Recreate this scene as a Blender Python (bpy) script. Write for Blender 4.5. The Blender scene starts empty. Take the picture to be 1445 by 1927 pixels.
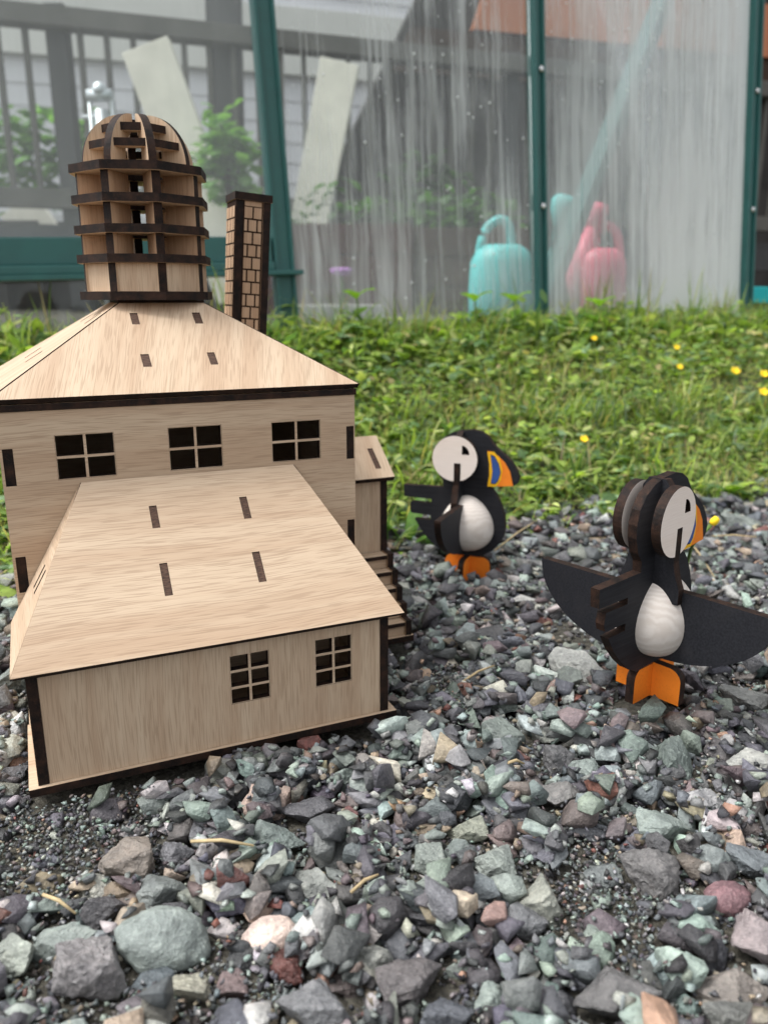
import bpy, bmesh, math, random
import numpy as np
from mathutils import Vector, Matrix, noise as mnoise

random.seed(7)
rng = np.random.default_rng(11)
PI = math.pi
scene = bpy.context.scene
COL = scene.collection

# ------------------------------------------------------------------ camera
CAM_H, PITCH, FPX, PW, PH = 0.28, 0.263, 1507.0, 1445.0, 1927.0
cam_data = bpy.data.cameras.new("camera")
cam = bpy.data.objects.new("camera", cam_data)
COL.objects.link(cam)
cam.location = (0, 0, CAM_H)
cam.rotation_euler = (PI / 2 - PITCH, 0, 0)
cam_data.sensor_fit = 'VERTICAL'
cam_data.sensor_height = 36.0
cam_data.sensor_width = 27.0
cam_data.lens = FPX / PH * 36.0
cam_data.clip_start = 0.01
cam_data.clip_end = 500.0
cam_data.dof.use_dof = True
cam_data.dof.focus_distance = 0.50
cam_data.dof.aperture_fstop = 8.0
scene.camera = cam

# ------------------------------------------------------------------ world and sun (bright overcast)
world = bpy.data.worlds.new("World")
scene.world = world
world.use_nodes = True
wn = world.node_tree
wn.nodes.clear()
w_out = wn.nodes.new('ShaderNodeOutputWorld')
w_bg = wn.nodes.new('ShaderNodeBackground')
w_hsv = wn.nodes.new('ShaderNodeHueSaturation')
w_sky = wn.nodes.new('ShaderNodeTexSky')
w_sky.sky_type = 'NISHITA'
w_sky.sun_disc = False
SUN_EL, SUN_AZ = math.radians(62), math.radians(262)      # azimuth clockwise from +y
w_sky.sun_elevation = SUN_EL
w_sky.sun_rotation = SUN_AZ
w_sky.air_density = 1.0
w_sky.dust_density = 4.0
w_sky.ozone_density = 1.0
w_hsv.inputs['Saturation'].default_value = 0.12            # cloud cover: grey, not blue
wn.links.new(w_sky.outputs[0], w_hsv.inputs['Color'])
wn.links.new(w_hsv.outputs[0], w_bg.inputs['Color'])
w_bg.inputs['Strength'].default_value = 0.15
wn.links.new(w_bg.outputs[0], w_out.inputs['Surface'])

sun_d = bpy.data.lights.new("sun", 'SUN')
sun_d.energy = 1.05
sun_d.angle = math.radians(24)
sun_d.color = (1.0, 0.97, 0.93)
sun = bpy.data.objects.new("sun", sun_d)
COL.objects.link(sun)
sdir = Vector((math.sin(SUN_AZ) * math.cos(SUN_EL), math.cos(SUN_AZ) * math.cos(SUN_EL), math.sin(SUN_EL)))
sun.rotation_euler = sdir.to_track_quat('Z', 'Y').to_euler()
sun.location = (0, -2, 4)

vs = scene.view_settings
vs.view_transform = 'Standard'
vs.look = 'None'
vs.gamma = 1.0
vs.use_curve_mapping = False
vs.exposure = 1.05
scene.cycles.max_bounces = 8
scene.cycles.transparent_max_bounces = 16
scene.cycles.caustics_reflective = False
scene.cycles.caustics_refractive = False

# ------------------------------------------------------------------ helpers
CP, SP = math.cos(PITCH), math.sin(PITCH)


def ray(u, v):
    a, b = (u - PW / 2) / FPX, (v - PH / 2) / FPX
    return Vector((a, CP - SP * b, -SP - CP * b))


def at(u, v, y):
    """world point at depth y on the line of sight of a photo pixel"""
    d = ray(u, v)
    return Vector((0, 0, CAM_H)) + d * (y / d.y)


def atz(u, v, z):
    d = ray(u, v)
    return Vector((0, 0, CAM_H)) + d * ((z - CAM_H) / d.z)


def tag(o, label=None, cat=None, group=None, kind=None):
    if label: o['label'] = label
    if cat: o['category'] = cat
    if group: o['group'] = group
    if kind: o['kind'] = kind
    return o


def empty(name, loc=(0, 0, 0), rz=0.0, parent=None):
    o = bpy.data.objects.new(name, None)
    COL.objects.link(o)
    o.location = loc
    o.rotation_euler = (0, 0, rz)
    o.empty_display_size = 0.05
    if parent: o.parent = parent
    return o


def link(name, me, parent=None):
    o = bpy.data.objects.new(name, me)
    COL.objects.link(o)
    if parent: o.parent = parent
    return o


def from_bm(name, bm, mats, parent=None, smooth=False):
    me = bpy.data.meshes.new(name)
    bm.to_mesh(me)
    bm.free()
    for m in (mats if isinstance(mats, (list, tuple)) else [mats]): me.materials.append(m)
    if smooth:
        me.polygons.foreach_set('use_smooth', [True] * len(me.polygons))
    return link(name, me, parent)


def box_bm(bm, x0, x1, y0, y1, z0, z1, M=None, bev=0.0, mi=0):
    r = bmesh.ops.create_cube(bm, size=1.0)
    vs_ = r['verts']
    for v in vs_:
        v.co = Vector((x0 + (v.co.x + .5) * (x1 - x0), y0 + (v.co.y + .5) * (y1 - y0), z0 + (v.co.z + .5) * (z1 - z0)))
    fs = {f for v in vs_ for f in v.link_faces}
    for f in fs: f.material_index = mi
    if bev:
        es = {e for v in vs_ for e in v.link_edges}
        r2 = bmesh.ops.bevel(bm, geom=list(es), offset=bev, segments=2, profile=.7, affect='EDGES')
        vs_ = list({v for f in r2['faces'] for v in f.verts} | {v for v in vs_ if v.is_valid})
    if M is not None:
        bmesh.ops.transform(bm, matrix=M, verts=[v for v in vs_ if v.is_valid])


def box(name, x0, x1, y0, y1, z0, z1, mat, parent=None, M=None, bev=0.0):
    bm = bmesh.new()
    box_bm(bm, x0, x1, y0, y1, z0, z1, M, bev)
    return from_bm(name, bm, mat, parent)


def tube_bm(bm, pts, rad, seg=10, cap=True, mi=0):
    pts = [Vector(p) for p in pts]
    rads = rad if isinstance(rad, (list, tuple)) else [rad] * len(pts)
    rings = []
    ref = Vector((0, 0, 1))
    for i, p in enumerate(pts):
        t = (pts[min(i + 1, len(pts) - 1)] - pts[max(i - 1, 0)]).normalized()
        a = ref if abs(t.dot(ref)) < .95 else Vector((1, 0, 0))
        n = t.cross(a).normalized()
        b = t.cross(n)
        rings.append([bm.verts.new(p + (n * math.cos(2 * PI * k / seg) + b * math.sin(2 * PI * k / seg)) * rads[i]) for k in range(seg)])
    for i in range(len(rings) - 1):
        for k in range(seg):
            f = bm.faces.new((rings[i][k], rings[i][(k + 1) % seg], rings[i + 1][(k + 1) % seg], rings[i + 1][k]))
            f.smooth = True
            f.material_index = mi
    if cap:
        bm.faces.new(rings[0][::-1]).material_index = mi
        bm.faces.new(rings[-1]).material_index = mi


def tube(name, pts, rad, mat, parent=None, seg=10):
    bm = bmesh.new()
    tube_bm(bm, pts, rad, seg)
    bmesh.ops.recalc_face_normals(bm, faces=bm.faces)
    return from_bm(name, bm, mat, parent)


def lathe(name, prof, mat, parent=None, seg=24, M=None):
    bm = bmesh.new()
    rings = []
    for r, z in prof:
        rings.append([bm.verts.new((r * math.cos(2 * PI * k / seg), r * math.sin(2 * PI * k / seg), z)) for k in range(seg)])
    for i in range(len(rings) - 1):
        for k in range(seg):
            bm.faces.new((rings[i][k], rings[i][(k + 1) % seg], rings[i + 1][(k + 1) % seg], rings[i + 1][k])).smooth = True
    bmesh.ops.remove_doubles(bm, verts=bm.verts, dist=1e-6)
    bmesh.ops.recalc_face_normals(bm, faces=bm.faces)
    if M is not None: bmesh.ops.transform(bm, matrix=M, verts=bm.verts)
    return from_bm(name, bm, mat, parent)


def frame(o, ex, ey):
    ex, ey = Vector(ex).normalized(), Vector(ey).normalized()
    ez = ex.cross(ey)
    M = Matrix.Identity(4)
    for i in range(3):
        M[i][0], M[i][1], M[i][2], M[i][3] = ex[i], ey[i], ez[i], o[i]
    return M


def plate(name, outer, t, M, mats, parent=None, holes=(), grain=0.0, bev=0.0):
    """flat sheet cut from board: outline in 2D, thickness t below the face; faces = mats[0], cut edges = mats[1]"""
    bm = bmesh.new()
    loops = []
    for lp in [outer] + list(holes):
        vv = [bm.verts.new((p[0], p[1], 0)) for p in lp]
        for i in range(len(vv)): bm.edges.new((vv[i], vv[(i + 1) % len(vv)]))
        loops.append(vv)
    bm.verts.index_update()
    bmesh.ops.triangle_fill(bm, use_beauty=True, edges=bm.edges[:], normal=(0, 0, 1))
    top = [[v.co.copy() for v in f.verts] for f in bm.faces]
    bm.free()
    V, F, MI, idx = [], [], [], {}

    def vi(x, y, z):
        k = (round(x, 7), round(y, 7), z)
        if k not in idx:
            idx[k] = len(V)
            V.append((x, y, z))
        return idx[k]
    for tri in top:
        a, b, c = tri
        if (b - a).cross(c - a).z < 0: tri = [a, c, b]
        F.append([vi(p.x, p.y, 0.0) for p in tri]); MI.append(0)
        F.append([vi(p.x, p.y, -t) for p in reversed(tri)]); MI.append(0)
    for li, lp in enumerate([outer] + list(holes)):
        area = sum(lp[i][0] * lp[(i + 1) % len(lp)][1] - lp[(i + 1) % len(lp)][0] * lp[i][1] for i in range(len(lp)))
        ccw = area > 0
        for i in range(len(lp)):
            p, q = lp[i], lp[(i + 1) % len(lp)]
            if (not ccw) ^ (li > 0): p, q = q, p
            F.append([vi(p[0], p[1], 0.0), vi(p[0], p[1], -t), vi(q[0], q[1], -t), vi(q[0], q[1], 0.0)]); MI.append(1)
    me = bpy.data.meshes.new(name)
    me.from_pydata(V, [], F)
    for m in mats: me.materials.append(m)
    me.polygons.foreach_set('material_index', MI)
    uvl = me.uv_layers.new(name='UVMap')
    cg, sg = math.cos(grain), math.sin(grain)
    ofs = (rng.random() * 3, rng.random() * 3)
    for poly in me.polygons:
        for li in poly.loop_indices:
            co = me.vertices[me.loops[li].vertex_index].co
            x, y = (co.x, co.y) if MI[poly.index] == 0 else (co.x + co.y, co.z)
            uvl.data[li].uv = (cg * x + sg * y + ofs[0], -sg * x + cg * y + ofs[1])
    me.transform(M)
    o = link(name, me, parent)
    return o


def rect(x0, y0, x1, y1):
    return [(x0, y0), (x1, y0), (x1, y1), (x0, y1)]


def arc(cx, cy, rx, ry, a0, a1, n):
    return [(cx + rx * math.cos(a0 + (a1 - a0) * i / n), cy + ry * math.sin(a0 + (a1 - a0) * i / n)) for i in range(n + 1)]


# ------------------------------------------------------------------ materials
class NT:
    def __init__(self, name):
        self.m = bpy.data.materials.new(name)
        self.m.use_nodes = True
        self.t = self.m.node_tree
        self.t.nodes.clear()
        self.out = self.t.nodes.new('ShaderNodeOutputMaterial')

    def n(self, typ, ins=None, **kw):
        nd = self.t.nodes.new(typ)
        for k, v in kw.items(): setattr(nd, k, v)
        for k, v in (ins or {}).items():
            s = nd.inputs[k]
            if hasattr(v, 'is_output') or isinstance(v, bpy.types.NodeSocket): self.t.links.new(v, s)
            else: s.default_value = v
        return nd

    def mix(self, fac, a, b, typ='MIX'):
        nd = self.n('ShaderNodeMix', data_type='RGBA', blend_type=typ)
        for s, v in ((nd.inputs[0], fac), (nd.inputs[6], a), (nd.inputs[7], b)):
            if isinstance(v, bpy.types.NodeSocket): self.t.links.new(v, s)
            elif isinstance(v, (int, float)): s.default_value = v
            else: s.default_value = (*v, 1) if len(v) == 3 else v
        return nd.outputs[2]

    def math(self, op, a, b=0.0, clamp=False):
        nd = self.n('ShaderNodeMath', operation=op, use_clamp=clamp)
        for s, v in ((nd.inputs[0], a), (nd.inputs[1], b)):
            if isinstance(v, bpy.types.NodeSocket): self.t.links.new(v, s)
            else: s.default_value = v
        return nd.outputs[0]

    def ramp(self, fac, lo, hi):
        nd = self.n('ShaderNodeMapRange', {0: fac, 1: lo, 2: hi, 3: 0.0, 4: 1.0}, clamp=True)
        return nd.outputs[0]

    def noise(self, vec, scale, detail=3.0, rough=.55):
        ins = {'Scale': scale, 'Detail': detail, 'Roughness': rough}
        if vec is not None: ins['Vector'] = vec
        return self.n('ShaderNodeTexNoise', ins).outputs['Fac']

    def bump(self, h, strength, dist):
        return self.n('ShaderNodeBump', {'Strength': strength, 'Distance': dist, 'Height': h}).outputs[0]

    def principled(self, color, rough=.6, spec=.3, normal=None, metal=0.0):
        p = self.n('ShaderNodeBsdfPrincipled')
        for k, v in (('Base Color', color), ('Roughness', rough), ('Specular IOR Level', spec), ('Metallic', metal)):
            if isinstance(v, bpy.types.NodeSocket): self.t.links.new(v, p.inputs[k])
            else: p.inputs[k].default_value = (*v, 1) if isinstance(v, tuple) and len(v) == 3 else v
        if normal is not None: self.t.links.new(normal, p.inputs['Normal'])
        return p

    def done(self, shader):
        self.t.links.new(shader if isinstance(shader, bpy.types.NodeSocket) else shader.outputs[0], self.out.inputs['Surface'])
        return self.m


def wood_mat(name, light, mid, dark, pore=0.7):
    T = NT(name)
    uv = T.n('ShaderNodeUVMap', uv_map='UVMap').outputs[0]
    oi = T.n('ShaderNodeObjectInfo').outputs['Random']
    vec = T.n('ShaderNodeVectorMath', {0: uv}, operation='ADD')
    cb = T.n('ShaderNodeCombineXYZ', {0: oi, 1: oi, 2: oi}).outputs[0]
    T.t.links.new(cb, vec.inputs[1])
    v = vec.outputs[0]
    warp = T.noise(v, 5.0, 1)
    sep = T.n('ShaderNodeSeparateXYZ', {0: v})
    vv = T.math('ADD', sep.outputs[1], T.math('MULTIPLY', warp, .012))
    figure = T.noise(T.n('ShaderNodeCombineXYZ', {0: T.math('MULTIPLY', sep.outputs[0], 3.0), 1: T.math('MULTIPLY', vv, 70.0), 2: oi}).outputs[0], 1.0, 4)
    streak = T.noise(T.n('ShaderNodeCombineXYZ', {0: T.math('MULTIPLY', sep.outputs[0], 55.0), 1: T.math('MULTIPLY', vv, 1500.0), 2: oi}).outputs[0], 1.0, 0, .4)
    streak2 = T.noise(T.n('ShaderNodeCombineXYZ', {0: T.math('MULTIPLY', sep.outputs[0], 28.0), 1: T.math('MULTIPLY', vv, 620.0), 2: oi}).outputs[0], 1.0, 1, .5)
    blot = T.noise(v, 22.0, 3)
    c = T.mix(T.ramp(figure, .38, .62), light, mid)
    c = T.mix(T.math('MULTIPLY', T.ramp(streak, .55, .66), pore * .58), c, dark)
    c = T.mix(T.math('MULTIPLY', T.ramp(streak2, .5, .75), pore * .3), c, dark)
    c = T.mix(T.math('MULTIPLY', T.ramp(blot, .5, .8), .12), c, tuple(.75 * x for x in mid))
    b = T.bump(T.math('MULTIPLY', streak, -1.0), .25, .0004)
    return T.done(T.principled(c, .62, .22, b))


M_OAK = wood_mat('oak_ply', (.53, .41, .295), (.45, .325, .224), (.27, .18, .115))
M_OAK2 = wood_mat('oak_ply_warm', (.52, .355, .235), (.44, .285, .18), (.25, .14, .085), .6)


def burnt():
    T = NT('laser_burnt_edge')
    co = T.n('ShaderNodeTexCoord').outputs['Object']
    n1 = T.noise(co, 130.0, 3)
    n2 = T.noise(co, 900.0, 2)
    c = T.mix(T.ramp(n1, .38, .72), (.007, .0045, .004), (.034, .016, .010))
    c = T.mix(T.math('MULTIPLY', T.ramp(n2, .55, .75), .5), c, (.065, .032, .018))
    return T.done(T.principled(c, .7, .2, T.bump(n2, .4, .0004)))


M_BURNT = burnt()


def engraved():
    T = NT('engraved_line')
    co = T.n('ShaderNodeTexCoord').outputs['Object']
    c = T.mix(T.noise(co, 700.0, 2), (.014, .008, .006), (.045, .02, .012))
    return T.done(T.principled(c, .8, .1))


M_ENGRAVE = engraved()


def tab_mat():
    T = NT('tab_end')
    co = T.n('ShaderNodeTexCoord').outputs['Object']
    n2 = T.noise(T.n('ShaderNodeVectorMath', {0: co, 1: (300, 2200, 2200)}, operation='MULTIPLY').outputs[0], 1.0, 2)
    c = T.mix(T.ramp(n2, .3, .7), (.03, .019, .014), (.12, .07, .05))
    return T.done(T.principled(c, .75, .2))


M_TAB = tab_mat()


def paint(name, col, var=.25, rough=.5, spec=.3, scale=90.0, bump=.15, dirt=None):
    T = NT(name)
    co = T.n('ShaderNodeTexCoord').outputs['Object']
    n1 = T.noise(co, scale, 4)
    n2 = T.noise(co, scale * 9, 2)
    c = T.mix(T.ramp(n1, .25, .75), tuple(x * (1 - var) for x in col), tuple(min(1, x * (1 + var)) for x in col))
    if dirt: c = T.mix(T.math('MULTIPLY', T.ramp(n2, .55, .8), .6), c, dirt)
    return T.done(T.principled(c, T.math('ADD', T.math('MULTIPLY', n1, .2), rough - .1), spec, T.bump(n2, bump, .0005)))


def black_paint():
    T = NT('black_stained_ply')
    co = T.n('ShaderNodeTexCoord').outputs['Object']
    g = T.noise(T.n('ShaderNodeVectorMath', {0: co, 1: (40, 700, 700)}, operation='MULTIPLY').outputs[0], 1.0, 3)
    n1 = T.noise(co, 45.0, 3)
    c = T.mix(T.ramp(g, .3, .75), (.0085, .009, .012), (.02, .021, .026))
    c = T.mix(T.math('MULTIPLY', T.ramp(n1, .5, .8), .5), c, (.028, .027, .03))
    return T.done(T.principled(c, .62, .25, T.bump(g, .2, .0003)))


M_BLACK = black_paint()
M_WHITEWOOD = wood_mat('whitewashed_ply', (.84, .75, .69), (.79, .69, .62), (.62, .52, .45), .25)
M_ORANGE = paint('orange_paint', (.83, .23, .022), .08, .55, .25, 60, .15, (.55, .14, .02))
M_YELLOW = paint('yellow_paint', (.85, .47, .015), .06, .5)
M_BLUE = paint('blue_paint', (.035, .09, .30), .2, .5)


def egg_mat():
    T = NT('whitewashed_turned_wood')
    co = T.n('ShaderNodeTexCoord').outputs['Object']
    wv = T.n('ShaderNodeTexWave', {'Vector': co, 'Scale': 150.0, 'Distortion': 5.0, 'Detail': 2.0, 'Detail Scale': .6}, wave_type='RINGS', rings_direction='Z').outputs['Fac']
    n = T.noise(T.n('ShaderNodeVectorMath', {0: co, 1: (250, 250, 900)}, operation='MULTIPLY').outputs[0], 1.0, 3)
    c = T.mix(T.ramp(wv, .1, .9), (.59, .535, .485), (.66, .61, .565))
    c = T.mix(T.math('MULTIPLY', T.ramp(n, .5, .75), .35), c, (.56, .49, .45))
    return T.done(T.principled(c, .8, .12, T.bump(n, .2, .0005)))


M_EGG = egg_mat()


def stone_mat(name, from_attr):
    T = NT(name)
    tc = T.n('ShaderNodeTexCoord').outputs['Object']
    geo = T.n('ShaderNodeNewGeometry').outputs['Position']
    if from_attr:
        base = T.n('ShaderNodeAttribute', attribute_name='col').outputs['Color']
    else:
        base = T.n('ShaderNodeObjectInfo').outputs['Color']
    n1 = T.noise(geo, 55.0, 5, .6)
    n2 = T.noise(geo, 420.0, 4, .65)
    n3 = T.n('ShaderNodeTexVoronoi', {'Vector': geo, 'Scale': 650.0}).outputs['Distance']
    c = T.mix(T.ramp(n1, .3, .72), T.mix(1.0, base, (.62, .62, .63), 'MULTIPLY'), T.mix(1.0, base, (1.3, 1.3, 1.27), 'MULTIPLY'))
    c = T.mix(T.math('MULTIPLY', T.ramp(n2, .52, .72), .55), c, T.mix(1.0, base, (1.75, 1.75, 1.7), 'MULTIPLY'))
    c = T.mix(T.math('MULTIPLY', T.ramp(n2, .44, .28), .55), c, T.mix(1.0, base, (.42, .42, .44), 'MULTIPLY'))
    c = T.mix(T.math('MULTIPLY', T.ramp(n3, .22, .08), .35), c, (.34, .34, .32))
    n4 = T.noise(geo, 150.0, 3, .6)
    c = T.mix(T.math('MULTIPLY', T.ramp(n4, .54, .64), .4), c, T.mix(1.0, base, (1.7, 1.65, 1.6), 'MULTIPLY'))
    c = T.mix(T.math('MULTIPLY', T.ramp(n4, .44, .34), .45), c, T.mix(1.0, base, (.5, .5, .5), 'MULTIPLY'))
    h = T.math('ADD', T.math('MULTIPLY', n1, 1.0), T.math('MULTIPLY', n2, .6))
    return T.done(T.principled(c, .52, .5, T.bump(h, 1.0, .0026)))


M_STONE = stone_mat('stone_surface', False)
M_GRAVEL = stone_mat('gravel_surface', True)


def soil_mat():
    T = NT('ground_soil')
    co = T.n('ShaderNodeNewGeometry').outputs['Position']
    n1 = T.noise(co, 9.0, 5)
    n2 = T.noise(co, 300.0, 4, .7)
    n3 = T.n('ShaderNodeTexVoronoi', {'Vector': co, 'Scale': 420.0}).outputs['Color']
    c = T.mix(T.ramp(n1, .35, .7), (.05, .046, .038), (.10, .09, .072))
    c = T.mix(T.ramp(n2, .35, .7), T.mix(1.0, c, (.5, .5, .5), 'MULTIPLY'), T.mix(1.0, c, (1.6, 1.55, 1.4), 'MULTIPLY'))
    c = T.mix(.5, c, T.mix(T.n('ShaderNodeSeparateXYZ', {0: n3}).outputs[0], (.02, .02, .02), (.17, .165, .14)))
    return T.done(T.principled(c, .9, .2, T.bump(n2, .8, .004)))


M_SOIL = soil_mat()


def leaf_mat(name):
    T = NT(name)
    base = T.n('ShaderNodeAttribute', attribute_name='col').outputs['Color']
    geo = T.n('ShaderNodeNewGeometry').outputs['Position']
    n = T.noise(geo, 160.0, 3)
    c = T.mix(T.ramp(n, .3, .7), T.mix(1.0, base, (.75, .78, .7), 'MULTIPLY'), T.mix(1.0, base, (1.2, 1.18, 1.1), 'MULTIPLY'))
    p = T.principled(c, .5, .35)
    tr = T.n('ShaderNodeBsdfTranslucent', {'Color': T.mix(1.0, c, (1.25, 1.35, .6), 'MULTIPLY')})
    mx = T.n('ShaderNodeMixShader', {0: .5, 1: p.outputs[0], 2: tr.outputs[0]})
    return T.done(mx)


M_LEAF = leaf_mat('leaf_blade')
M_STRAW = paint('dry_straw', (.42, .33, .19), .3, .7, .2, 200)
M_PETAL = paint('yellow_petal', (.85, .6, .02), .1, .6)
M_STEM = paint('green_stem', (.10, .17, .04), .2, .6)
M_FRAME = paint('green_enamel_aluminium', (.02, .098, .092), .12, .42, .45, 30, .05)
M_SCREW = paint('zinc_screw', (.62, .63, .64), .1, .35, .5)
M_SCREW.node_tree.nodes['Principled BSDF'].inputs['Metallic'].default_value = .6
M_RAIL = paint('weathered_grey_timber', (.115, .11, .10), .2, .8, .2, 12)
M_PALE = paint('pale_painted_timber', (.80, .76, .67), .12, .7, .2, 9)
M_DARKPOST = paint('dark_grey_post', (.07, .07, .072), .2, .7, .2, 12)
M_SIDING = paint('lilac_grey_siding', (.74, .73, .77), .08, .7, .2, 3)
M_TRIM = paint('off_white_trim', (.72, .71, .68), .06, .6, .2, 3)
M_BROWN = paint('brown_metal_cladding', (.085, .06, .055), .15, .5, .35, 5)
M_SHEDWALL_SHADE = paint('dark_weathered_wall_and_deck_shade', (.045, .042, .04), .4, .8, .2, 6)  # shed wall; also the boards standing in for under-deck shade
M_SHEDORANGE = paint('orange_fascia', (.45, .17, .085), .1, .6, .3, 5)
M_TURQ = paint('turquoise_painted_board', (.02, .42, .45), .08, .5, .3, 9)
M_TEAL = paint('teal_plastic', (.10, .50, .50), .06, .4, .4, 9)
M_PINK = paint('pink_plastic', (.66, .10, .17), .08, .4, .4, 9)
M_PURPLE = paint('purple_petal', (.40, .17, .48), .12, .6, .2, 40)
M_MAROON = paint('dark_red_planter', (.06, .016, .014), .3, .8, .2, 12)
M_PLANTER = paint('brown_planter_timber', (.06, .038, .028), .3, .8, .2, 12)
M_CONC = paint('pale_concrete', (.38, .36, .34), .15, .9, .2, 12)
M_ZINC = paint('galvanised_steel', (.60, .63, .66), .12, .32, .5, 30)
M_ZINC.node_tree.nodes['Principled BSDF'].inputs['Metallic'].default_value = .5


def glass_mat(name, fog, lo, hi, haze):
    """window glass; fog: how much run-streaked condensation lies on it, growing along the pane"""
    T = NT(name)
    co = T.n('ShaderNodeTexCoord').outputs['Object']
    s = T.n('ShaderNodeSeparateXYZ', {0: co})
    wob = T.math('MULTIPLY', T.noise(co, 9.0, 2), .012)
    x = T.math('ADD', s.outputs[0], wob)
    def st(fx, fz, d):
        return T.noise(T.n('ShaderNodeCombineXYZ', {0: T.math('MULTIPLY', x, fx), 1: 0.0, 2: T.math('MULTIPLY', s.outputs[2], fz)}).outputs[0], 1.0, d, .6)
    a = st(32.0, 1.3, 5)
    b = st(130.0, 4.0, 3)
    c = T.noise(co, 5.0, 3)
    m = T.math('ADD', T.math('MULTIPLY', a, .5), T.math('MULTIPLY', b, .5))
    c2 = T.noise(T.n('ShaderNodeVectorMath', {0: co, 1: (3.2, 1.0, 1.3)}, operation='MULTIPLY').outputs[0], 1.6, 2)
    m = T.math('ADD', m, T.math('MULTIPLY', T.math('SUBTRACT', c, .5), .30))
    m = T.math('ADD', m, T.math('MULTIPLY', T.math('SUBTRACT', c2, .5), .62))
    m = T.math('ADD', m, T.n('ShaderNodeMapRange', {0: s.outputs[0], 1: .08, 2: .5, 3: -.03, 4: .09}, clamp=True).outputs[0])
    m = T.ramp(m, lo, hi)
    m = T.math('MULTIPLY', m, T.n('ShaderNodeMapRange', {0: T.math('ADD', T.math('MULTIPLY', a, .5), T.math('MULTIPLY', b, .5)), 1: .34, 2: .62, 3: .62, 4: 1.0}, clamp=True).outputs[0])
    grow = T.n('ShaderNodeMapRange', {0: s.outputs[0], 1: .12, 2: .50, 3: .55, 4: 1.0}, clamp=True).outputs[0]
    m = T.math('MULTIPLY', T.math('MULTIPLY', m, fog), grow)
    low = T.n('ShaderNodeMapRange', {0: T.math('ADD', s.outputs[2], T.math('MULTIPLY', T.math('SUBTRACT', c, .5), .5)), 1: .55, 2: .25, 3: 0.0, 4: min(.2, fog * .22)}, clamp=True).outputs[0]
    m = T.math('ADD', T.math('ADD', m, low), haze, True)
    tr = T.n('ShaderNodeBsdfTransparent', {'Color': (.93, .96, .95, 1)})
    gl = T.n('ShaderNodeBsdfGlossy', {'Color': (1, 1, 1, 1), 'Roughness': .03})
    fr = T.n('ShaderNodeFresnel', {'IOR': 1.45}).outputs[0]
    clear = T.n('ShaderNodeMixShader', {0: T.math('MULTIPLY', fr, .6, True), 1: tr.outputs[0], 2: gl.outputs[0]})
    df = T.n('ShaderNodeBsdfDiffuse', {'Color': (.88, .92, .92, 1)})
    tl = T.n('ShaderNodeBsdfTranslucent', {'Color': (.88, .92, .92, 1)})
    wet = T.n('ShaderNodeMixShader', {0: .4, 1: df.outputs[0], 2: tl.outputs[0]})
    return T.done(T.n('ShaderNodeMixShader', {0: m, 1: clear.outputs[0], 2: wet.outputs[0]}))


M_GLASS_BACK = glass_mat('glass_inner_face', 0.0, .35, .75, 0.0)
M_GLASS_LOW = glass_mat('lower_glass', .05, .35, .75, .02)
M_GLASS_CLEAR = glass_mat('clear_glass', .16, .35, .75, .15)
M_GLASS_FOG = glass_mat('condensation_glass', 1.0, .43, .63, .06)
M_GLASS_MILK = glass_mat('heavy_condensation_glass', 1.0, .36, .56, .06)


def drop_mat():
    T = NT('water_bead')
    return T.done(T.principled((.75, .78, .78), .08, .8))


M_DROP = drop_mat()

# ------------------------------------------------------------------ ground
GH_DIR = math.atan2(.27, .564)               # the greenhouse wall runs this way
gc, gs = math.cos(GH_DIR), math.sin(GH_DIR)
GH_O = Vector((.347, 1.757, 0))


def edge_d(x, y):
    """metres past the border between gravel and grass (positive on the grass)"""
    e = .875 + .42 * x + .02 * math.sin(9 * x + 1.0) + .012 * math.sin(23 * x)
    return y - e


def ground_z(x, y):
    d = edge_d(x, y)
    dg = -gs * (x - GH_O.x) + gc * (y - GH_O.y)      # distance behind the greenhouse wall
    t = min(1.0, max(0.0, (d + .03) / .80))
    z = -.013 + .232 * (t * .72 + .28 * t * t * (3 - 2 * t))
    z -= .008 * math.exp(-((x - .1) ** 2 + (y - .80) ** 2) / .03)
    z += .004 * mnoise.noise(Vector((x * 7, y * 7, .3)))
    if t >= 1: z = .219 + .004 * mnoise.noise(Vector((x * 7, y * 7, .3)))
    return z


def axis(lo, hi, step, far):
    a = list(np.arange(lo, hi + 1e-6, step))
    s, out = step, []
    x = hi
    while x < far:
        s *= 1.5
        x += s
        out.append(x)
    s, pre = step, []
    x = lo
    while x > -far:
        s *= 1.5
        x -= s
        pre.append(x)
    return pre[::-1] + a + out


gx, gy = axis(-1.2, 1.4, .025, 60), axis(.0, 2.2, .025, 60)
gv = [(x, y, ground_z(x, y)) for y in gy for x in gx]
nx = len(gx)
gf = [(j * nx + i, j * nx + i + 1, (j + 1) * nx + i + 1, (j + 1) * nx + i) for j in range(len(gy) - 1) for i in range(nx - 1)]
gm = bpy.data.meshes.new('ground')
gm.from_pydata(gv, [], gf)
gm.materials.append(M_SOIL)
gm.polygons.foreach_set('use_smooth', [True] * len(gm.polygons))
GROUND = tag(link('ground', gm), 'gravel covered ground rising to a grassy bank', None, None, 'structure')

# ------------------------------------------------------------------ stones
HX0, HX1, HY0, HY1, HR = -.62, .72, .12, 1.22, .002
hnx, hny = int((HX1 - HX0) / HR), int((HY1 - HY0) / HR)
hm = np.empty((hny, hnx), np.float32)
for j in range(0, hny, 5):
    for i in range(0, hnx, 5):
        hm[j:j + 5, i:i + 5] = ground_z(HX0 + (i + 2) * HR, HY0 + (j + 2) * HR)
base_h = hm.copy()

HOUSE_YAW, HOUSE_O = .4143, Vector((-.2042, .4035, 0))
hc, hs_ = math.cos(HOUSE_YAW), math.sin(HOUSE_YAW)


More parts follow.
